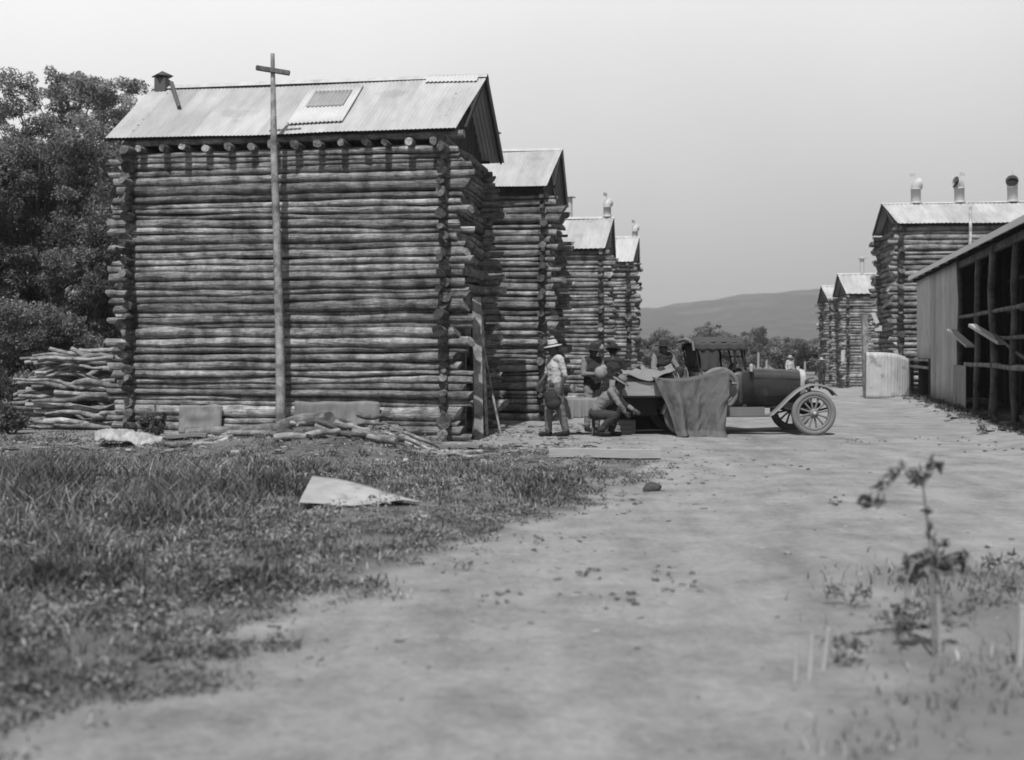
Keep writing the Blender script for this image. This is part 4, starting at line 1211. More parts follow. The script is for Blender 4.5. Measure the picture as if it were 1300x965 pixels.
# spare wheel standing against the body side behind the running board
Ms = Matrix.Translation((-1.80, .12, .88)) @ Matrix.Rotation(R(8), 4, 'Z') @ Matrix.Rotation(R(97), 4, 'X')
wheel(0, 0, truck, 'spare_wheel', M=Ms)
# chassis
mb = MB()
for y in (.38, 1.04): mb.bar((.25, y, .56), (-3.7, y, .6), .06, .11)
for x in (-.1, -1.5, -2.5, -3.5): mb.bar((x, .38, .57), (x, 1.04, .57), .07, .07)
mb.tube([(0, .08, .43), (0, 1.34, .43)], .035, 8); mb.tube([(-2.45, .08, .43), (-2.45, 1.34, .43)], .045, 8)
mb.lathe([(0, -.14), (.1, -.11), (.14, 0), (.1, .11), (0, .14)], Matrix.Translation((-2.45, .71, .43)) @ Matrix.Rotation(R(90), 4, 'X'), 14)
for x in (0, -2.45):
    for y in (.36, 1.06): mb.tube([(x - .45, y, .5), (x, y, .4), (x + .4, y, .5)], [.03, .045, .03], 6)
mb.build('chassis', CHASS, truck)
# bonnet: lofted
def hsec(x, hw, zt, zb, rr=.16, n=7):
    p = [Vector((x, YC - hw, zb))]
    for k in range(n + 1):
        a = math.pi - (math.pi / 2) * k / n
        p.append(Vector((x, YC - hw + rr + math.cos(a) * rr, zt - rr * .9 + math.sin(a) * rr * .9)))
    q = [Vector((x, 2 * YC - v.y, v.z)) for v in p][::-1]
    mid = [Vector((x, YC, zt + .015))]
    return p + mid + q
mb = MB(); mb.loft([hsec(-1.07, .42, 1.26, .58), hsec(-.8, .395, 1.255, .58), hsec(-.45, .355, 1.24, .6), hsec(-.13, .31, 1.215, .62)])
bon = mb.build('bonnet', PAINT, truck)
mb = MB()
for k in range(12): mb.bar((-.85 + k * .045, YC - .40 + (k * .045) * .12, .75), (-.85 + k * .045, YC - .40 + (k * .045) * .12, .98), .014, .01)
mb.bar((-1.05, YC - .425, 1.10), (-.15, YC - .318, 1.07), .012, .018)
mb.build('louvres', PAINT, bon)
mb = MB(); mb.loft([hsec(-.13, .33, 1.245, .55), hsec(-.03, .33, 1.245, .55)]); rad = mb.build('radiator', NICKEL, truck)
mb = MB(); mb.box((-.022, YC, .87), (.012, .5, .52), tint=.5); mb.build('radiator_core', CHASS, rad)
mb = MB(); mb.tube([(-.08, YC, 1.24), (-.08, YC, 1.31)], [.04, .035], 12); mb.build('radiator_cap', NICKEL, rad)
# cowl and tub
def wsec(x, hw, zt, zb): return hsec(x, hw, zt, zb, .1)
mb = MB(); mb.loft([wsec(-1.32, .52, 1.27, .56), wsec(-1.2, .50, 1.28, .57), wsec(-1.07, .435, 1.275, .57)]); mb.build('cowl', PAINT, truck)
mb = MB()
for sy in (-1, 1):
    def side(u, v, sy=sy):
        x = -2.12 + .80 * u; z = .56 + .66 * v - (.10 * math.sin(min(1, max(0, (u - .25) / .6)) * math.pi) * (1 if v > .99 else 0))
        return (x, YC + sy * (.52 + .05 * math.sin(v * math.pi * .8)), z)
    mb.grid(side, 16, 8)
mb.box((-2.12, YC, .92), (.04, 1.1, .72), bev=.01); mb.box((-1.7, YC, .57), (.9, 1.04, .03))
tub = mb.build('body', PAINT, truck, solid=.02)
mb = MB()
def door(u, v): 
    return (-1.92 + .52 * u, YC - .535 - .05 * math.sin(v * math.pi * .8), .62 + .50 * v)
mb.grid(door, 8, 8); dr = mb.build('door', PAINT, truck, solid=.02)
mb = MB(); mb.tube([(-1.45, .125, 1.0), (-1.45, .10, 1.0), (-1.55, .10, 1.0)], .01, 6); mb.build('door_handle', NICKEL, dr)
for y in (.16, 1.26):
    mb = MB(); mb.tube([(-1.16, y, 1.22), (-1.16, y, 1.34)], [.03, .045], 10); mb.lathe([(0, .03), (.04, .0)], Matrix.Translation((-1.16, y, 1.34)), 10); mb.build('side_lamp', NICKEL, truck)
mb = MB(); mb.box((-1.85, YC, .82), (.5, .98, .18), bev=.04); mb.build('seat', LEATH, truck, smooth=False)
mb = MB(); mb.box((-2.06, YC, 1.06), (.12, .98, .46), Matrix.Rotation(R(-8), 3, 'Y'), bev=.04); mb.build('seat_back', LEATH, truck, smooth=False)
mb = MB(); Mw = Matrix.Translation((-1.5, .45, 1.24)) @ Matrix.Rotation(R(-52), 4, 'Y')
mb.lathe([(.2 + .014 * math.cos(k * math.pi / 4), .014 * math.sin(k * math.pi / 4)) for k in range(8)], Mw, 28, closed=True)
for a in range(4):
    d = Vector((math.cos(a * math.pi / 2), math.sin(a * math.pi / 2), 0)); mb.tube([Mw @ (d * .02), Mw @ (d * .2)], .009, 6)
mb.tube([Mw @ Vector((0, 0, 0)), (-1.15, .45, .85)], .018, 8)
mb.build('steering_wheel', CHASS, truck)
# windscreen
mb = MB()
for y in (YC - .47, YC + .47): mb.bar((-1.25, y, 1.25), (-1.38, y, 1.80), .03, .03)
mb.bar((-1.38, YC - .47, 1.79), (-1.38, YC + .47, 1.79), .03, .03); mb.bar((-1.31, YC - .47, 1.5), (-1.31, YC + .47, 1.5), .02, .02); mb.bar((-1.25, YC - .47, 1.26), (-1.25, YC + .47, 1.26), .03, .03)
ws = mb.build('windscreen_frame', CHASS, truck, smooth=False)
mb = MB(); mb.box((-1.315, YC, 1.52), (.006, .9, .5), Matrix.Rotation(R(-13), 3, 'Y')); mb.build('windscreen', GLASSM, ws, smooth=False)
# hood
mb = MB()
def hood(u, v):
    x = -2.26 + .98 * u; y = YC + (v - .5) * 1.16
    z = 1.86 - .10 * abs(2 * v - 1) ** 3 + .02 * math.sin(u * math.pi) - .10 * max(0, (.12 - u) / .12) ** 2
    return (x, y, z)
mb.grid(hood, 18, 18)
for s_ in (-1, 1):                                      # valances
    mb.grid(lambda u, v, s_=s_: (-2.26 + .98 * u, YC + s_ * .585, 1.77 - .15 * v + .012 * math.sin(u * 30)), 30, 3)
    # rear quarter curtain: wedge from the back bow down to the body
    def qc(u, v, s_=s_):
        top = Vector((-2.26 + .34 * u, YC + s_ * .58, 1.76)); bot = Vector((-2.14 + .36 * u, YC + s_ * .55, 1.22))
        p = top.lerp(bot, v); p.x += .05 * math.sin(v * 3) ; p.y += s_ * .012 * math.sin(u * 14 + v * 4); return p
    mb.grid(qc, 14, 12)
ho = mb.build('hood', HOODM, truck, solid=.01)
mb = MB()
for s_ in (-1, 1):
    mb.tube([(-2.24, YC + s_ * .56, 1.76), (-2.16, YC + s_ * .56, 1.22)], .014, 6); mb.tube([(-1.50, YC + s_ * .56, 1.76), (-1.46, YC + s_ * .54, 1.24)], .022, 6); mb.tube([(-1.32, YC + s_ * .56, 1.78), (-1.24, YC + s_ * .5, 1.26)], .014, 6)
mb.build('hood_bow', CHASS, ho)
# rolled rear curtain, pale binding around the open back
mb = MB()
mb.tube([(-2.33, YC - .56, 1.80), (-2.33, YC - .1, 1.83), (-2.33, YC + .5, 1.8)], .035, 8, 1.0); mb.tube([(-2.30, YC - .6, 1.80), (-2.28, YC - .6, 1.62)], .025, 7)
mb.build('rolled_curtain', CANVP, ho)
mb = MB(); mb.grid(lambda u, v: (-2.2 + .02 * v, YC - .5 + 1.0 * u, 1.28 + .5 * v), 4, 4); mb.build('open_back_shade', LEATH, ho, solid=.008)  # dark panel stands in for the shaded interior behind the open back
# mudguards
def guard(path, y, wd, name, m=DUSTP, parent=truck):
    mb = MB(); secs = []
    for i, (x, z) in enumerate(path):
        a = Vector(path[max(0, i - 1)]); b = Vector(path[min(len(path) - 1, i + 1)]); t = (b - a).normalized(); nrm = Vector((-t.y, t.x))
        row = []
        for k in range(9):
            s = k / 8 * 2 - 1; cr = .022 * (1 - s * s) - (.012 if abs(s) > .99 else 0)
            row.append(Vector((x + nrm.x * cr, y + s * wd / 2, z + nrm.y * cr)))
        secs.append(row)
    mb.loft(secs, cap=False, closed=False); return mb.build(name, m, parent, solid=.008)
gp = [(.42, .76), (.34, .86), (.22, .93), (.08, .965), (-.08, .965), (-.22, .92), (-.36, .83), (-.52, .69), (-.68, .53), (-.82, .41), (-.90, .375)]
gp = gp[::-1]
for y in (0.02, 1.40): guard(gp, y, .25, 'front_mudguard')
rp = [(-2.91, .42), (-2.84, .60), (-2.70, .74), (-2.5, .76), (-2.3, .74), (-2.1, .66), (-2.0, .55), (-1.95, .42)]
for y in (0.0, 1.42): guard(rp, y, .25, 'rear_mudguard')
for y in (.03, 1.39):
    mb = MB(); mb.box((-1.58, y, .385), (1.42, .26, .035), tint=.7, bev=.008); mb.build('running_board', DUSTP, truck, smooth=False)
    mb = MB(); mb.box((-1.55, y + (.13 if y < 1 else -.13), .47), (1.3, .02, .15), tint=.9); mb.build('valance', DUSTP, truck, smooth=False)
for y in (.32, 1.10):
    mb = MB(); Mh = Matrix.Translation((.06, y, 1.0)) @ Matrix.Rotation(R(90), 4, 'Y')
    mb.lathe([(0, -.12), (.05, -.115), (.09, -.06), (.105, .02), (.11, .03), (.105, .04)], Mh, 20); hl = mb.build('headlight', PAINT, truck)
    mb = MB(); mb.lathe([(.10, .03), (0, .045)], Mh, 20); mb.build('lens', COWLM, hl)
    mb = MB(); mb.tube([(.04, y, .9), (.0, y + (.05 if y < .7 else -.05), .6)], .015, 6); mb.build('headlight_bracket', CHASS, hl)
# tray
TRAYM = mat('tray_boards', 0.22, .25, (1.2, 14, 14), 2.2, 6, .3, .01)
mb = MB()
for k in range(8): mb.box((-2.93, YC - .72 + 1.44 * (k + .5) / 8, .80), (1.5, .17, .03), tint=random.Random(k).uniform(.8, 1.2))
mb.bar((-3.6, .2, .76), (-2.2, .2, .76), .06, .06); mb.bar((-3.6, 1.22, .76), (-2.2, 1.22, .76), .06, .06)
mb.build('tray', TRAYM, truck, smooth=False)
mb = MB(); mb.box((-3.25, .42, .56), (.6, .35, .36), bev=.02); mb.build('shade_box', CHASS, truck, smooth=False)  # dark box added to deepen the shade under the tray
for y in (YC - .74, YC + .74):
    mb = MB(); mb.box((-2.93, y, .90), (1.5, .03, .26), tint=1.5, bev=.004); mb.build('tray_side', TRAYM, truck, smooth=False)
mb = MB(); mb.box((-3.68, YC, .78), (.03, 1.48, .24), Matrix.Rotation(R(0), 3, 'Y'), tint=1.2, bev=.004); mb.build('tailboard', TRAYM, truck, smooth=False)
mb = MB(); mb.box((-2.19, YC, 1.0), (.03, 1.48, .4), tint=.9, bev=.004); mb.build('headboard', TRAYM, truck, smooth=False)

def T(x, y, z): return TM @ Vector((x, y, z))
# canvas hung over the truck side
def drape():
    e = empty('canvas_sheet', T(-2.4, -.2, 0), TR); tag(e, 'large grey canvas sheet hanging over the truck side down to the ground', 'canvas sheet')
    mb = MB()
    def fn(u, v):
        # u along the truck (0 left, 1 right), v: 0 tucked on the load, .15 over the edge, 1 at the ground
        xl = -.70 + 0.0 * v; xr = .66
        zt = 1.10 + .16 * u - .10 * math.sin(u * math.pi) 
        if v < .15:
            t = v / .15; y = .30 * (1 - t) - .03; z = zt + .03 - .04 * t * t; x = xl + (xr - xl) * u
        else:
            t = (v - .15) / .85
            z = zt * (1 - t) + .02 * t + .07 * max(0, mnoise.noise((u * 3.5, 4, 4))) * t + (.03 * mnoise.noise((u * 6, 1, 1))) * t
            x = xl + (xr - xl) * u
            # the left folds sweep to the right as they fall
            x += .34 * t ** 1.2 * (1 - u) ** 1.3 * (1 if u > .02 else 1) - .02 * t * u + .10 * math.sin(t * 2.6) * (1 - u)
            uu = u + .05 * mnoise.noise((u * 4, t * 1.5, 8))
            fold = (math.sin(uu * 20 + 2.2 * t) * .55 + math.sin(uu * 9 + 1.2 + 3 * t) * .45) * (1 if u < .45 else 1 - .7 * sstep(.45, .6, u)) + (.8 * math.sin((u - .45) * 9) * sstep(.5, .7, u))
            amp = .06 + .12 * t
            y = -.05 - .16 * t + amp * fold * (.35 + .65 * (1 - sstep(.3, .8, u) * .75)) + .02 * mnoise.noise((u * 5, t * 4, 2))
            y += .05 * abs(mnoise.noise((u * 7 + t * 3, t * 2.5, 12))) + .018 * abs(mnoise.noise((u * 22 + t * 9, t * 7, 13))) - .02
            x += .05 * math.sin(t * 4.2 + 1) * u ** 4 + .03 * mnoise.noise((t * 3, u * 3, 15))
            if u > .8: y += -.06 * math.sin((u - .8) / .2 * math.pi) * t
            if t > .9: y -= (t - .9) * 1.2
        return (x, y, max(z, .012))
    mb.grid(fn, 130, 60); mb.build('cloth', CANVAS, e, solid=.006)
drape()
# lumpy bundles on the tray
def remesh(bm_parts, name, m, parent, voxel, smooth=2, tint=1.0):
    """union of closed primitives -> one continuous surface"""
    me = bpy.data.meshes.new(name); me.from_pydata(bm_parts.v, [], bm_parts.f); me.update()
    tmp = bpy.data.objects.new('tmp', me); COL.objects.link(tmp)
    md = tmp.modifiers.new('r', 'REMESH'); md.mode = 'VOXEL'; md.voxel_size = voxel
    if smooth:
        s = tmp.modifiers.new('s', 'SMOOTH'); s.iterations = smooth; s.factor = .5
    dg = bpy.context.evaluated_depsgraph_get()
    ev = tmp.evaluated_get(dg); out = bpy.data.meshes.new_from_object(ev)
    bpy.data.objects.remove(tmp)
    out.name = name; out.materials.clear(); out.materials.append(m)
    at = out.attributes.get('tint') or out.attributes.new('tint', 'FLOAT', 'POINT'); at.data.foreach_set('value', [tint] * len(out.vertices))
    out.polygons.foreach_set('use_smooth', [True] * len(out.polygons))
    if name in ('shirt', 'trousers', 'waistcoat'):
        for v in out.vertices:
            p = v.co; v.co = p + v.normal * ((.010) * mnoise.noise((p.x * 9, p.y * 9, p.z * 17)) + .008 * mnoise.noise((p.x * 25, p.y * 25, p.z * 38)))
    o = bpy.data.objects.new(name, out); COL.objects.link(o); o.parent = parent
    return o
def ball(mb, c, r, rot=None, seg=14):
    r = (r, r, r) if isinstance(r, (int, float)) else r
    vs = []; fs = []; n = seg; m = seg // 2
    M = rot or Matrix.Identity(3)
    vs.append(Vector((0, 0, 1)))
    for j in range(1, m):
        t = math.pi * j / m
        for i in range(n):
            a = 2 * math.pi * i / n; vs.append(Vector((math.sin(t) * math.cos(a), math.sin(t) * math.sin(a), math.cos(t))))
    vs.append(Vector((0, 0, -1)))
    for i in range(n):
        fs.append((0, 1 + i, 1 + (i + 1) % n)); fs.append((len(vs) - 1, 1 + (m - 2) * n + (i + 1) % n, 1 + (m - 2) * n + i))
    for j in range(m - 2):
        for i in range(n):
            a = 1 + j * n + i; b = 1 + j * n + (i + 1) % n; fs.append((a, a + n, b + n, b))
    c = Vector(c)
    mb.add([c + M @ Vector((v.x * r[0], v.y * r[1], v.z * r[2])) for v in vs], fs)
def cap(mb, p0, p1, r0, r1):
    p0 = Vector(p0); p1 = Vector(p1)
    if (p1 - p0).length > 1e-4: mb.tube([p0, p1], [r0, r1], 12)
    ball(mb, p0, r0 * 1.0, seg=12); ball(mb, p1, r1 * 1.0, seg=12)

def bundle(label, x, y, z, rx, ry, rz, seed, tint=1.0, m=CANVP):
    e = empty('canvas_bundle', T(x, y, z), TR); tag(e, label, 'bundle', 'canvas bundles loaded on the truck tray')
    rg = random.Random(seed); mb = MB()
    ball(mb, (0, 0, rz * .9), (rx, ry, rz))
    for _ in range(7):
        ball(mb, (rg.uniform(-.7, .7) * rx, rg.uniform(-.6, .6) * ry, rz * rg.uniform(.6, 1.3)), (rx * rg.uniform(.3, .5), ry * rg.uniform(.3, .6), rz * rg.uniform(.4, .7)))
    o = remesh(mb, 'wrapping', m, e, .025, 3, tint)
    for v in o.data.vertices:
        n = mnoise.noise(v.co * 7 + Vector((seed, 0, 0))); v.co += v.normal * n * .03
    mb = MB()
    for xx in (-.4, .45):
        mb.tube([(xx * rx, math.cos(k * .524) * ry * 1.05, rz * .95 + math.sin(k * .524) * rz * 1.08) for k in range(13)], .010, 5)
    mb.build('rope', STICK, e)
bundle('rumpled pale canvas bundle at the tail of the truck tray', -3.32, .35, .82, .36, .36, .18, 1, 1.0)
bundle('longer canvas bundle lying across the middle of the truck tray', -2.75, .5, .83, .40, .45, .20, 2, .75)
bundle('dark bundle beside the hood at the front of the truck tray', -2.38, .9, .83, .2, .35, .24, 3, .35)
bundle('low grey bundle on the far side of the truck tray', -3.1, 1.1, .82, .45, .25, .20, 4, .6)
def flatcloth():
    e = empty('folded_tarpaulin', T(-3.15, -.02, 1.0), TR); tag(e, 'crumpled tarpaulin sagging over the tail end of the truck side', 'tarpaulin')
    mb = MB()
    def fn(u, v):
        x = -.52 + 1.0 * u
        y = -.08 + .62 * v; z = .16 + .10 * u * u - .10 * math.sin(u * 3.0) * (1 - v) + .05 * mnoise.noise((u * 5, v * 5, 3)) + .08 * math.sin(v * math.pi) + .035 * math.sin(u * 9 + v * 7)
        return (x, y, z)
    mb.grid(fn, 50, 30); mb.build('cloth', CANVP, e, solid=.012)
flatcloth()

def shade_cloth():  # dark sheet added in place of the deep shade below the tray
    e = empty('shade_sheet', T(-2.9, 1.5, 0), TR); tag(e, 'added dark sheet standing in for the shade under the truck tray', 'canvas sheet')
    mb = MB()
    mb.grid(lambda u, v: (-.78 + 1.5 * u, .03 * math.sin(u * 25) * v + .06 * v, .80 - .77 * v), 60, 12); mb.build('cloth', HOODM, e, solid=.006)
shade_cloth()

# ------------------------------------------------------------------ people
SKIN = mat('skin', 0.17, .12, nscale=6, bump=.05, rough=.6)
SKIND = mat('skin_dark', 0.07, .12, nscale=6, bump=.05, rough=.6)
def cl(name, v): return mat(name, v, .18, (1, 1, 1), 9, 6, .5, .02, rough=.9)
SHW, SHG, SHD = cl('white_shirt', .50), cl('grey_cloth', .20), cl('dark_cloth', .035)
TRP, TRD = cl('pale_trousers', .24), cl('dark_trousers', .045)
BOOT = mat('dark_boots', .02, .2, nscale=8, bump=.1, rough=.6)
HAIR = mat('dark_hair', .015, .3, (1, 1, 1), 20, 4, .4, .01)
HATW, HATD = cl('pale_felt', .48), cl('dark_felt', .03)

def person(label, loc, rotz, J, shirt=SHW, trousers=TRP, hat=HATW, skin=SKIN, sleeves='long', hipz=.93, lean_vest=None, skirt=None, small=1.0, stance='standing'):
    """J overrides joints. Local frame: facing -Y, figure's left is +X"""
    P = dict(head=(0, -.015, 1.60), neck=(0, 0, 1.46), chest=(0, 0, 1.27), waist=(0, 0, 1.06), pelvis=(0, 0, .93),
             shL=(.175, 0, 1.41), elL=(.24, .02, 1.12), wrL=(.25, -.06, .87), shR=(-.175, 0, 1.41), elR=(-.24, .02, 1.12), wrR=(-.25, -.06, .87),
             hipL=(.09, 0, .90), knL=(.10, -.02, .49), anL=(.11, .02, .09), hipR=(-.09, 0, .90), knR=(-.10, -.02, .49), anR=(-.11, .02, .09), look=(0, -1, -.05))
    P.update(J); P = {k: Vector(v) for k, v in P.items()}
    e = empty('person', loc, rotz); tag(e, label, 'person'); e.scale = (small,) * 3
    look = P['look'].normalized(); H = P['head']
    q = look.to_track_quat('-Y', 'Z').to_matrix()
    b = MB()
    ball(b, H, (.077, .095, .115), q); ball(b, H + q @ Vector((0, -.025, -.065)), (.055, .065, .055), q)
    ball(b, H + q @ Vector((0, -.098, -.012)), (.014, .022, .026), q)                       # nose
    ball(b, H + q @ Vector((0, -.088, -.06)), (.026, .012, .008), q)                        # mouth
    for s in (-1, 1): ball(b, H + q @ Vector((s * .078, .01, -.005)), (.012, .022, .032), q)  # ears
    cap(b, H + q @ Vector((0, .015, -.06)), P['neck'] - Vector((0, 0, .02)), .052, .062)
    cap(b, P['neck'], P['chest'], .07, .12)
    sd = (P['shL'] - P['shR']).normalized()
    def torso(mb, k):
        cap(mb, P['shL'] * .85 + P['shR'] * .15, P['shR'] * .85 + P['shL'] * .15, .07 + k, .07 + k)
        for (a, c, r0, r1) in (('chest', 'waist', .125, .115), ('waist', 'pelvis', .115, .125)):
            for s in (-1, 1): cap(mb, P[a] + sd * (.055 * s), P[c] + sd * (.045 * s), r0 + k - .01, r1 + k - .01)
        cap(mb, P['neck'] - Vector((0, 0, .06)), P['chest'], .08 + k, .12 + k)
    torso(b, -.012)
    for s, S in ((1, 'L'), (-1, 'R')):
        cap(b, P['sh' + S], P['el' + S], .05, .038); cap(b, P['el' + S], P['wr' + S], .038, .027)
        cap(b, P['hip' + S], P['kn' + S], .085, .055); cap(b, P['kn' + S] + Vector((0, .01, -.02)), P['an' + S], .052, .036)
        # hand
        d = (P['wr' + S] - P['el' + S]).normalized(); side = d.cross(Vector((s, 0, 0)))
        if side.length < .1: side = Vector((0, 1, 0))
        side.normalize(); nn = d.cross(side).normalized()
        w0 = P['wr' + S]; palm = w0 + d * .05
        Mq = Matrix((side, nn, d)).transposed()
        ball(b, palm, (.042, .02, .055), Mq)
        for i, (o, L) in enumerate(((-.031, .062), (-.011, .075), (.010, .07), (.030, .055))):
            a0 = palm + d * .035 + side * o; a1 = a0 + d * L * .5 + nn * (-s * .012); a2 = a1 + d * L * .4 + nn * (-s * .03)
            cap(b, a0, a1, .0095, .009); cap(b, a1, a2, .009, .0075)
        t0 = w0 + d * .025 - side * .035; t1 = t0 - side * .025 + d * .03; cap(b, t0, t1, .012, .010); cap(b, t1, t1 + d * .03, .010, .008)
        f0 = P['an' + S]; fd = P.get('toe' + S, f0 + Vector((0, -.17, -.045))); cap(b, f0 - Vector((0, -.03, .03)), fd, .036, .03)
    remesh(b, 'body', skin, e, .0085, 2)
    # eyes
    for s in (-1, 1):
        m2 = MB(); ball(m2, H + q @ Vector((s * .031, -.083, .012)), .011, seg=10); m2.build('eye', HAIR, e)
    # hair and hat
    h = MB(); ball(h, H + q @ Vector((0, .018, .025)), (.084, .094, .108), q); remesh(h, 'hair', HAIR, e, .012, 1)
    if hat:
        Mh = Matrix.Translation(H + q @ Vector((0, .01, .055))) @ q.to_4x4()
        t = MB(); t.lathe([(0, .115), (.03, .108), (.062, .112), (.082, .09), (.09, .02), (.10, .008), (.165, .0), (.172, -.006), (.165, -.012), (.09, -.008)], Mh, 28)
        ht = t.build('hat', hat, e, solid=.004)
        t = MB(); t.lathe([(.0915, .012), (.0905, .04)], Mh, 28); t.build('hat_band', HATD if hat is HATW else HAIR, ht, solid=.003)
    # shirt
    s_ = MB(); torso(s_, .012)
    for S in 'LR':
        cap(s_, P['sh' + S], P['el' + S], .068, .054)
        if sleeves == 'long': cap(s_, P['el' + S], P['el' + S].lerp(P['wr' + S], .93), .054, .04)
    remesh(s_, 'shirt', shirt, e, .014, 2)
    # trousers
    t = MB()
    for s in (-1, 1): cap(t, P['waist'].lerp(P['pelvis'], .35) + sd * (.04 * s), P['pelvis'] + sd * (.055 * s), .122, .128)
    for S in 'LR':
        cap(t, P['hip' + S], P['kn' + S], .108, .082)
        an = P['kn' + S].lerp(P['an' + S], .92); cap(t, P['kn' + S], an, .082, .066)
    remesh(t, 'trousers', trousers, e, .014, 2)
    for S in 'LR':
        f0 = P['an' + S]; fd = P.get('toe' + S, f0 + Vector((0, -.17, -.045)))
        k = MB(); cap(k, f0 + Vector((0, 0, .03)), f0 - Vector((0, -.025, .035)), .05, .05); cap(k, f0 - Vector((0, -.035, .04)), fd, .046, .042)
        remesh(k, 'boot', BOOT, e, .012, 2)
    if lean_vest:
        v = MB(); torso(v, .026); remesh(v, 'waistcoat', lean_vest, e, .014, 2)
    return e

GA = G(705, 22.0)
person('person in a white shirt and pale wide hat standing with a dark sack', GA, R(-62),
       dict(elL=(.22, .07, 1.13), wrL=(.20, .00, .86), elR=(-.24, -.04, 1.15), wrR=(-.14, -.24, .98), head=(0, -.05, 1.60), knL=(.10, .05, .49), anL=(.12, .16, .10), knR=(-.10, -.08, .49), anR=(-.11, -.08, .09), look=(-.2, -1, -.2)), small=1.02, skin=SKIND, sleeves='short', trousers=cl('dusty_trousers', .17))
e = empty('dark_sack', GA + Vector((-.08, -.24, .60)), R(-20)); tag(e, 'dark sack held at the hip by the standing white shirted person', 'sack')
mb = MB(); ball(mb, (0, 0, .12), (.14, .10, .17)); ball(mb, (.03, 0, .02), (.15, .11, .12)); ball(mb, (0, 0, .28), (.05, .05, .05)); cap(mb, (0, 0, .25), (0, 0, .36), .04, .05)
remesh(mb, 'bag', SHD, e, .012, 3)
mb = MB(); mb.lathe([(.045 + .008 * math.cos(k), .30 + .008 * math.sin(k)) for k in (0, 1.57, 3.14, 4.71)], None, 12, closed=True); mb.build('cord', STICK, e)

GB = G(752, 23.6)
person('person in dark waistcoat and hat holding a pale bundle beside the truck tail', GB, R(25),
       dict(elL=(.25, -.08, 1.15), wrL=(.08, -.30, 1.18), elR=(-.25, -.08, 1.15), wrR=(-.08, -.30, 1.15), head=(0, -.05, 1.60), look=(.2, -1, -.25)), shirt=SHG, lean_vest=SHD, trousers=TRP, hat=HATD, skin=SKIND)
e = empty('cloth_bundle', GB + Matrix.Rotation(R(25), 3, 'Z') @ Vector((0, -.34, 1.08))); tag(e, 'pale cloth bundle held in the arms of the person in dark clothes', 'bundle')
mb = MB(); ball(mb, (0, 0, .10), (.13, .09, .13)); ball(mb, (.05, 0, .18), (.08, .07, .08)); o = remesh(mb, 'wrapping', CANVP, e, .014, 3, 1.3)
mb = MB(); mb.tube([(math.cos(k * .524) * .125, -.02, .11 + math.sin(k * .524) * .13) for k in range(13)], .007, 5); mb.build('string', STICK, e)
GC = G(778, 24.3)
person('person in a dark jacket and hat turned away behind the truck tail', GC, R(160),
       dict(elL=(.26, -.05, 1.14), wrL=(.18, -.25, 1.08), elR=(-.26, -.05, 1.14), wrR=(-.18, -.25, 1.08), look=(0, -1, -.2)), shirt=SHD, trousers=TRD, hat=HATD, skin=SKIND)
GD = G(767, 21.95)
person('person crouching at the tail of the truck in a grey shirt and pale hat', GD, R(75),
       dict(pelvis=(0, .16, .42), waist=(0, .10, .55), chest=(0, -.06, .72), neck=(0, -.20, .88), head=(0, -.30, .98), shL=(.17, -.16, .84), shR=(-.17, -.16, .84),
            elL=(.22, -.32, .62), wrL=(.14, -.52, .50), elR=(-.22, -.32, .62), wrR=(-.14, -.42, .46), hipL=(.09, .15, .42), hipR=(-.09, .15, .42),
            knL=(.17, -.24, .52), knR=(-.15, -.22, .40), anL=(.14, -.10, .09), anR=(-.12, .06, .11), look=(0, -1, -.6)), shirt=SHG, trousers=TRD, hat=cl('worn_felt', .19), skin=SKIND)
GE = T(-2.78, .55, .36)
person('person in a dark hat and jacket sitting among the bundles on the truck tray', GE, R(20),
       dict(pelvis=(0, .1, .78), waist=(0, .08, .90), chest=(0, .03, 1.06), neck=(0, 0, 1.21), head=(0, -.03, 1.33), shL=(.18, 0, 1.16), shR=(-.18, 0, 1.16),
            elL=(.27, -.12, .93), wrL=(.12, -.30, .86), elR=(-.27, -.12, .93), wrR=(-.12, -.30, .86), hipL=(.1, .06, .77), hipR=(-.1, .06, .77),
            knL=(.2, -.34, .90), knR=(-.2, -.34, .90), anL=(.14, -.30, .56), anR=(-.14, -.30, .56)), shirt=SHG, lean_vest=SHD, trousers=TRD, hat=HATD, small=.98, skin=SKIND)
person('distant figure in a white shirt seen over the truck bonnet', G(1003, 66), R(20), {}, shirt=SHW, trousers=TRD, hat=HATW, small=1.0)
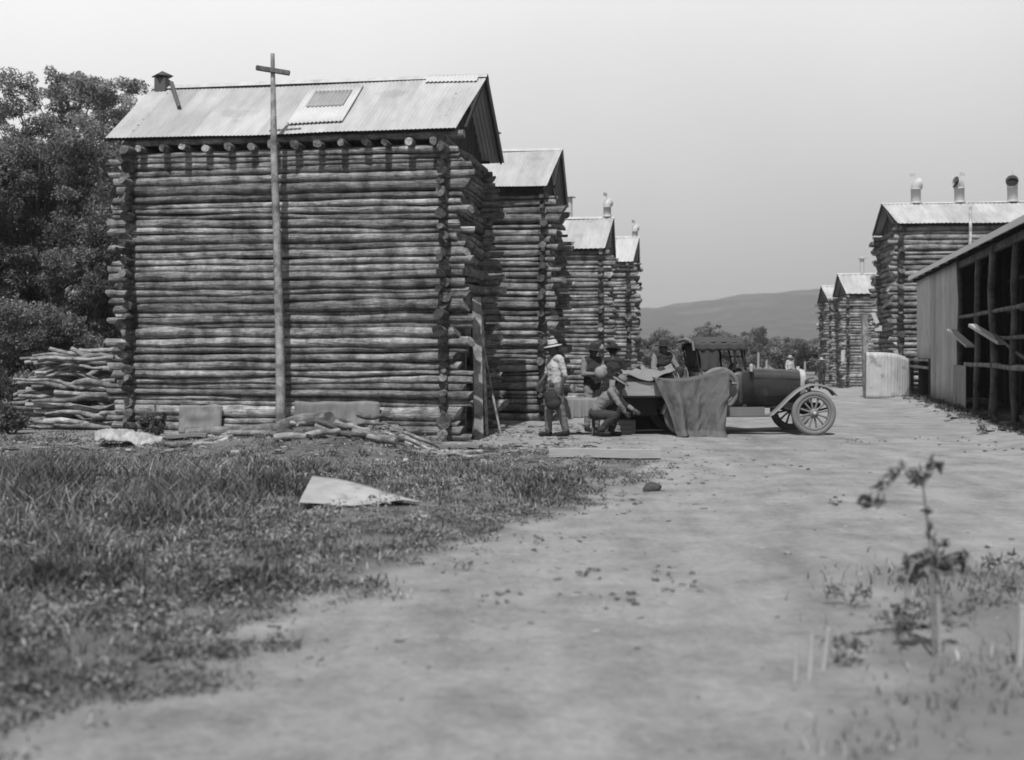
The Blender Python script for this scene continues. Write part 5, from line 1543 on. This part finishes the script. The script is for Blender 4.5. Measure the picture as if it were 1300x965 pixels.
person('distant figure in dark clothes and a white hat beside the farthest right barn', G(1043, 60), R(-30),
       dict(knL=(.12, -.12, .48), elL=(.26, -.1, 1.15), wrL=(.15, -.3, 1.2)), shirt=SHD, trousers=TRD, hat=HATW, small=.9)

# bench with cloth sheets between the people
def bench():
    c = G(735, 22.6); e = empty('trestle', c, R(-4)); tag(e, 'low trestle covered with pale cloth between the standing people', 'trestle')
    mb = MB(); mb.box((0, 0, .66), (.66, .45, .04), bev=.005); mb.build('top', TRAYM, e, smooth=False)
    for sx in (-.28, .28):
        for sy in (-.18, .18):
            mb = MB(); mb.bar((sx, sy, -.02), (sx * .95, sy * .9, .645), .05, .05); mb.build('leg', WOODZ, e, smooth=False)
    e2 = empty('cloth_cover', c + Vector((0, 0, 0)), R(-4)); tag(e2, 'pale cloth hanging in vertical folds over the low trestle', 'cloth')
    mb = MB()
    def fn(u, v):
        x = -.36 + .74 * u
        if v < .4: y = .26 - .53 * (v / .4); z = .70 + .01 * math.sin(u * 20)
        else:
            t = (v - .4) / .6; z = .70 - (.36 + .14 * mnoise.noise((u * 5, 2, 2))) * t - .005; y = -.27 - .04 * t + .03 * math.sin(u * 34) * t
        return (x, y, z)
    mb.grid(fn, 90, 24); mb.build('cloth', CANVP, e2, solid=.006)
bench()
# pale crate by the crouching person
def crate(label, loc, rz, w, d, h, tint=1.2, m=TRAYM):
    e = empty('crate', loc, rz); tag(e, label, 'crate')
    mb = MB()
    for k in range(3):
        z = h * (k + .5) / 3
        for s in (-1, 1):
            mb.box((0, s * d / 2, z), (w, .015, h / 3 - .012), tint=tint); mb.box((s * w / 2, 0, z), (.015, d - .03, h / 3 - .012), tint=tint * .95)
    mb.box((0, 0, .01), (w - .02, d - .02, .015), tint=tint * .7)
    mb.build('boards', m, e, smooth=False)
    mb = MB()
    for sx in (-1, 1):
        for sy in (-1, 1): mb.box((sx * (w / 2 - .03), sy * (d / 2 + .014), h / 2), (.05, .014, h), tint=tint * .9)
    mb.build('cleat', m, e, smooth=False)
    return e
crate('low pale crate on the ground at the tail of the truck', G(788, 22.9), R(6), .5, .36, .27)
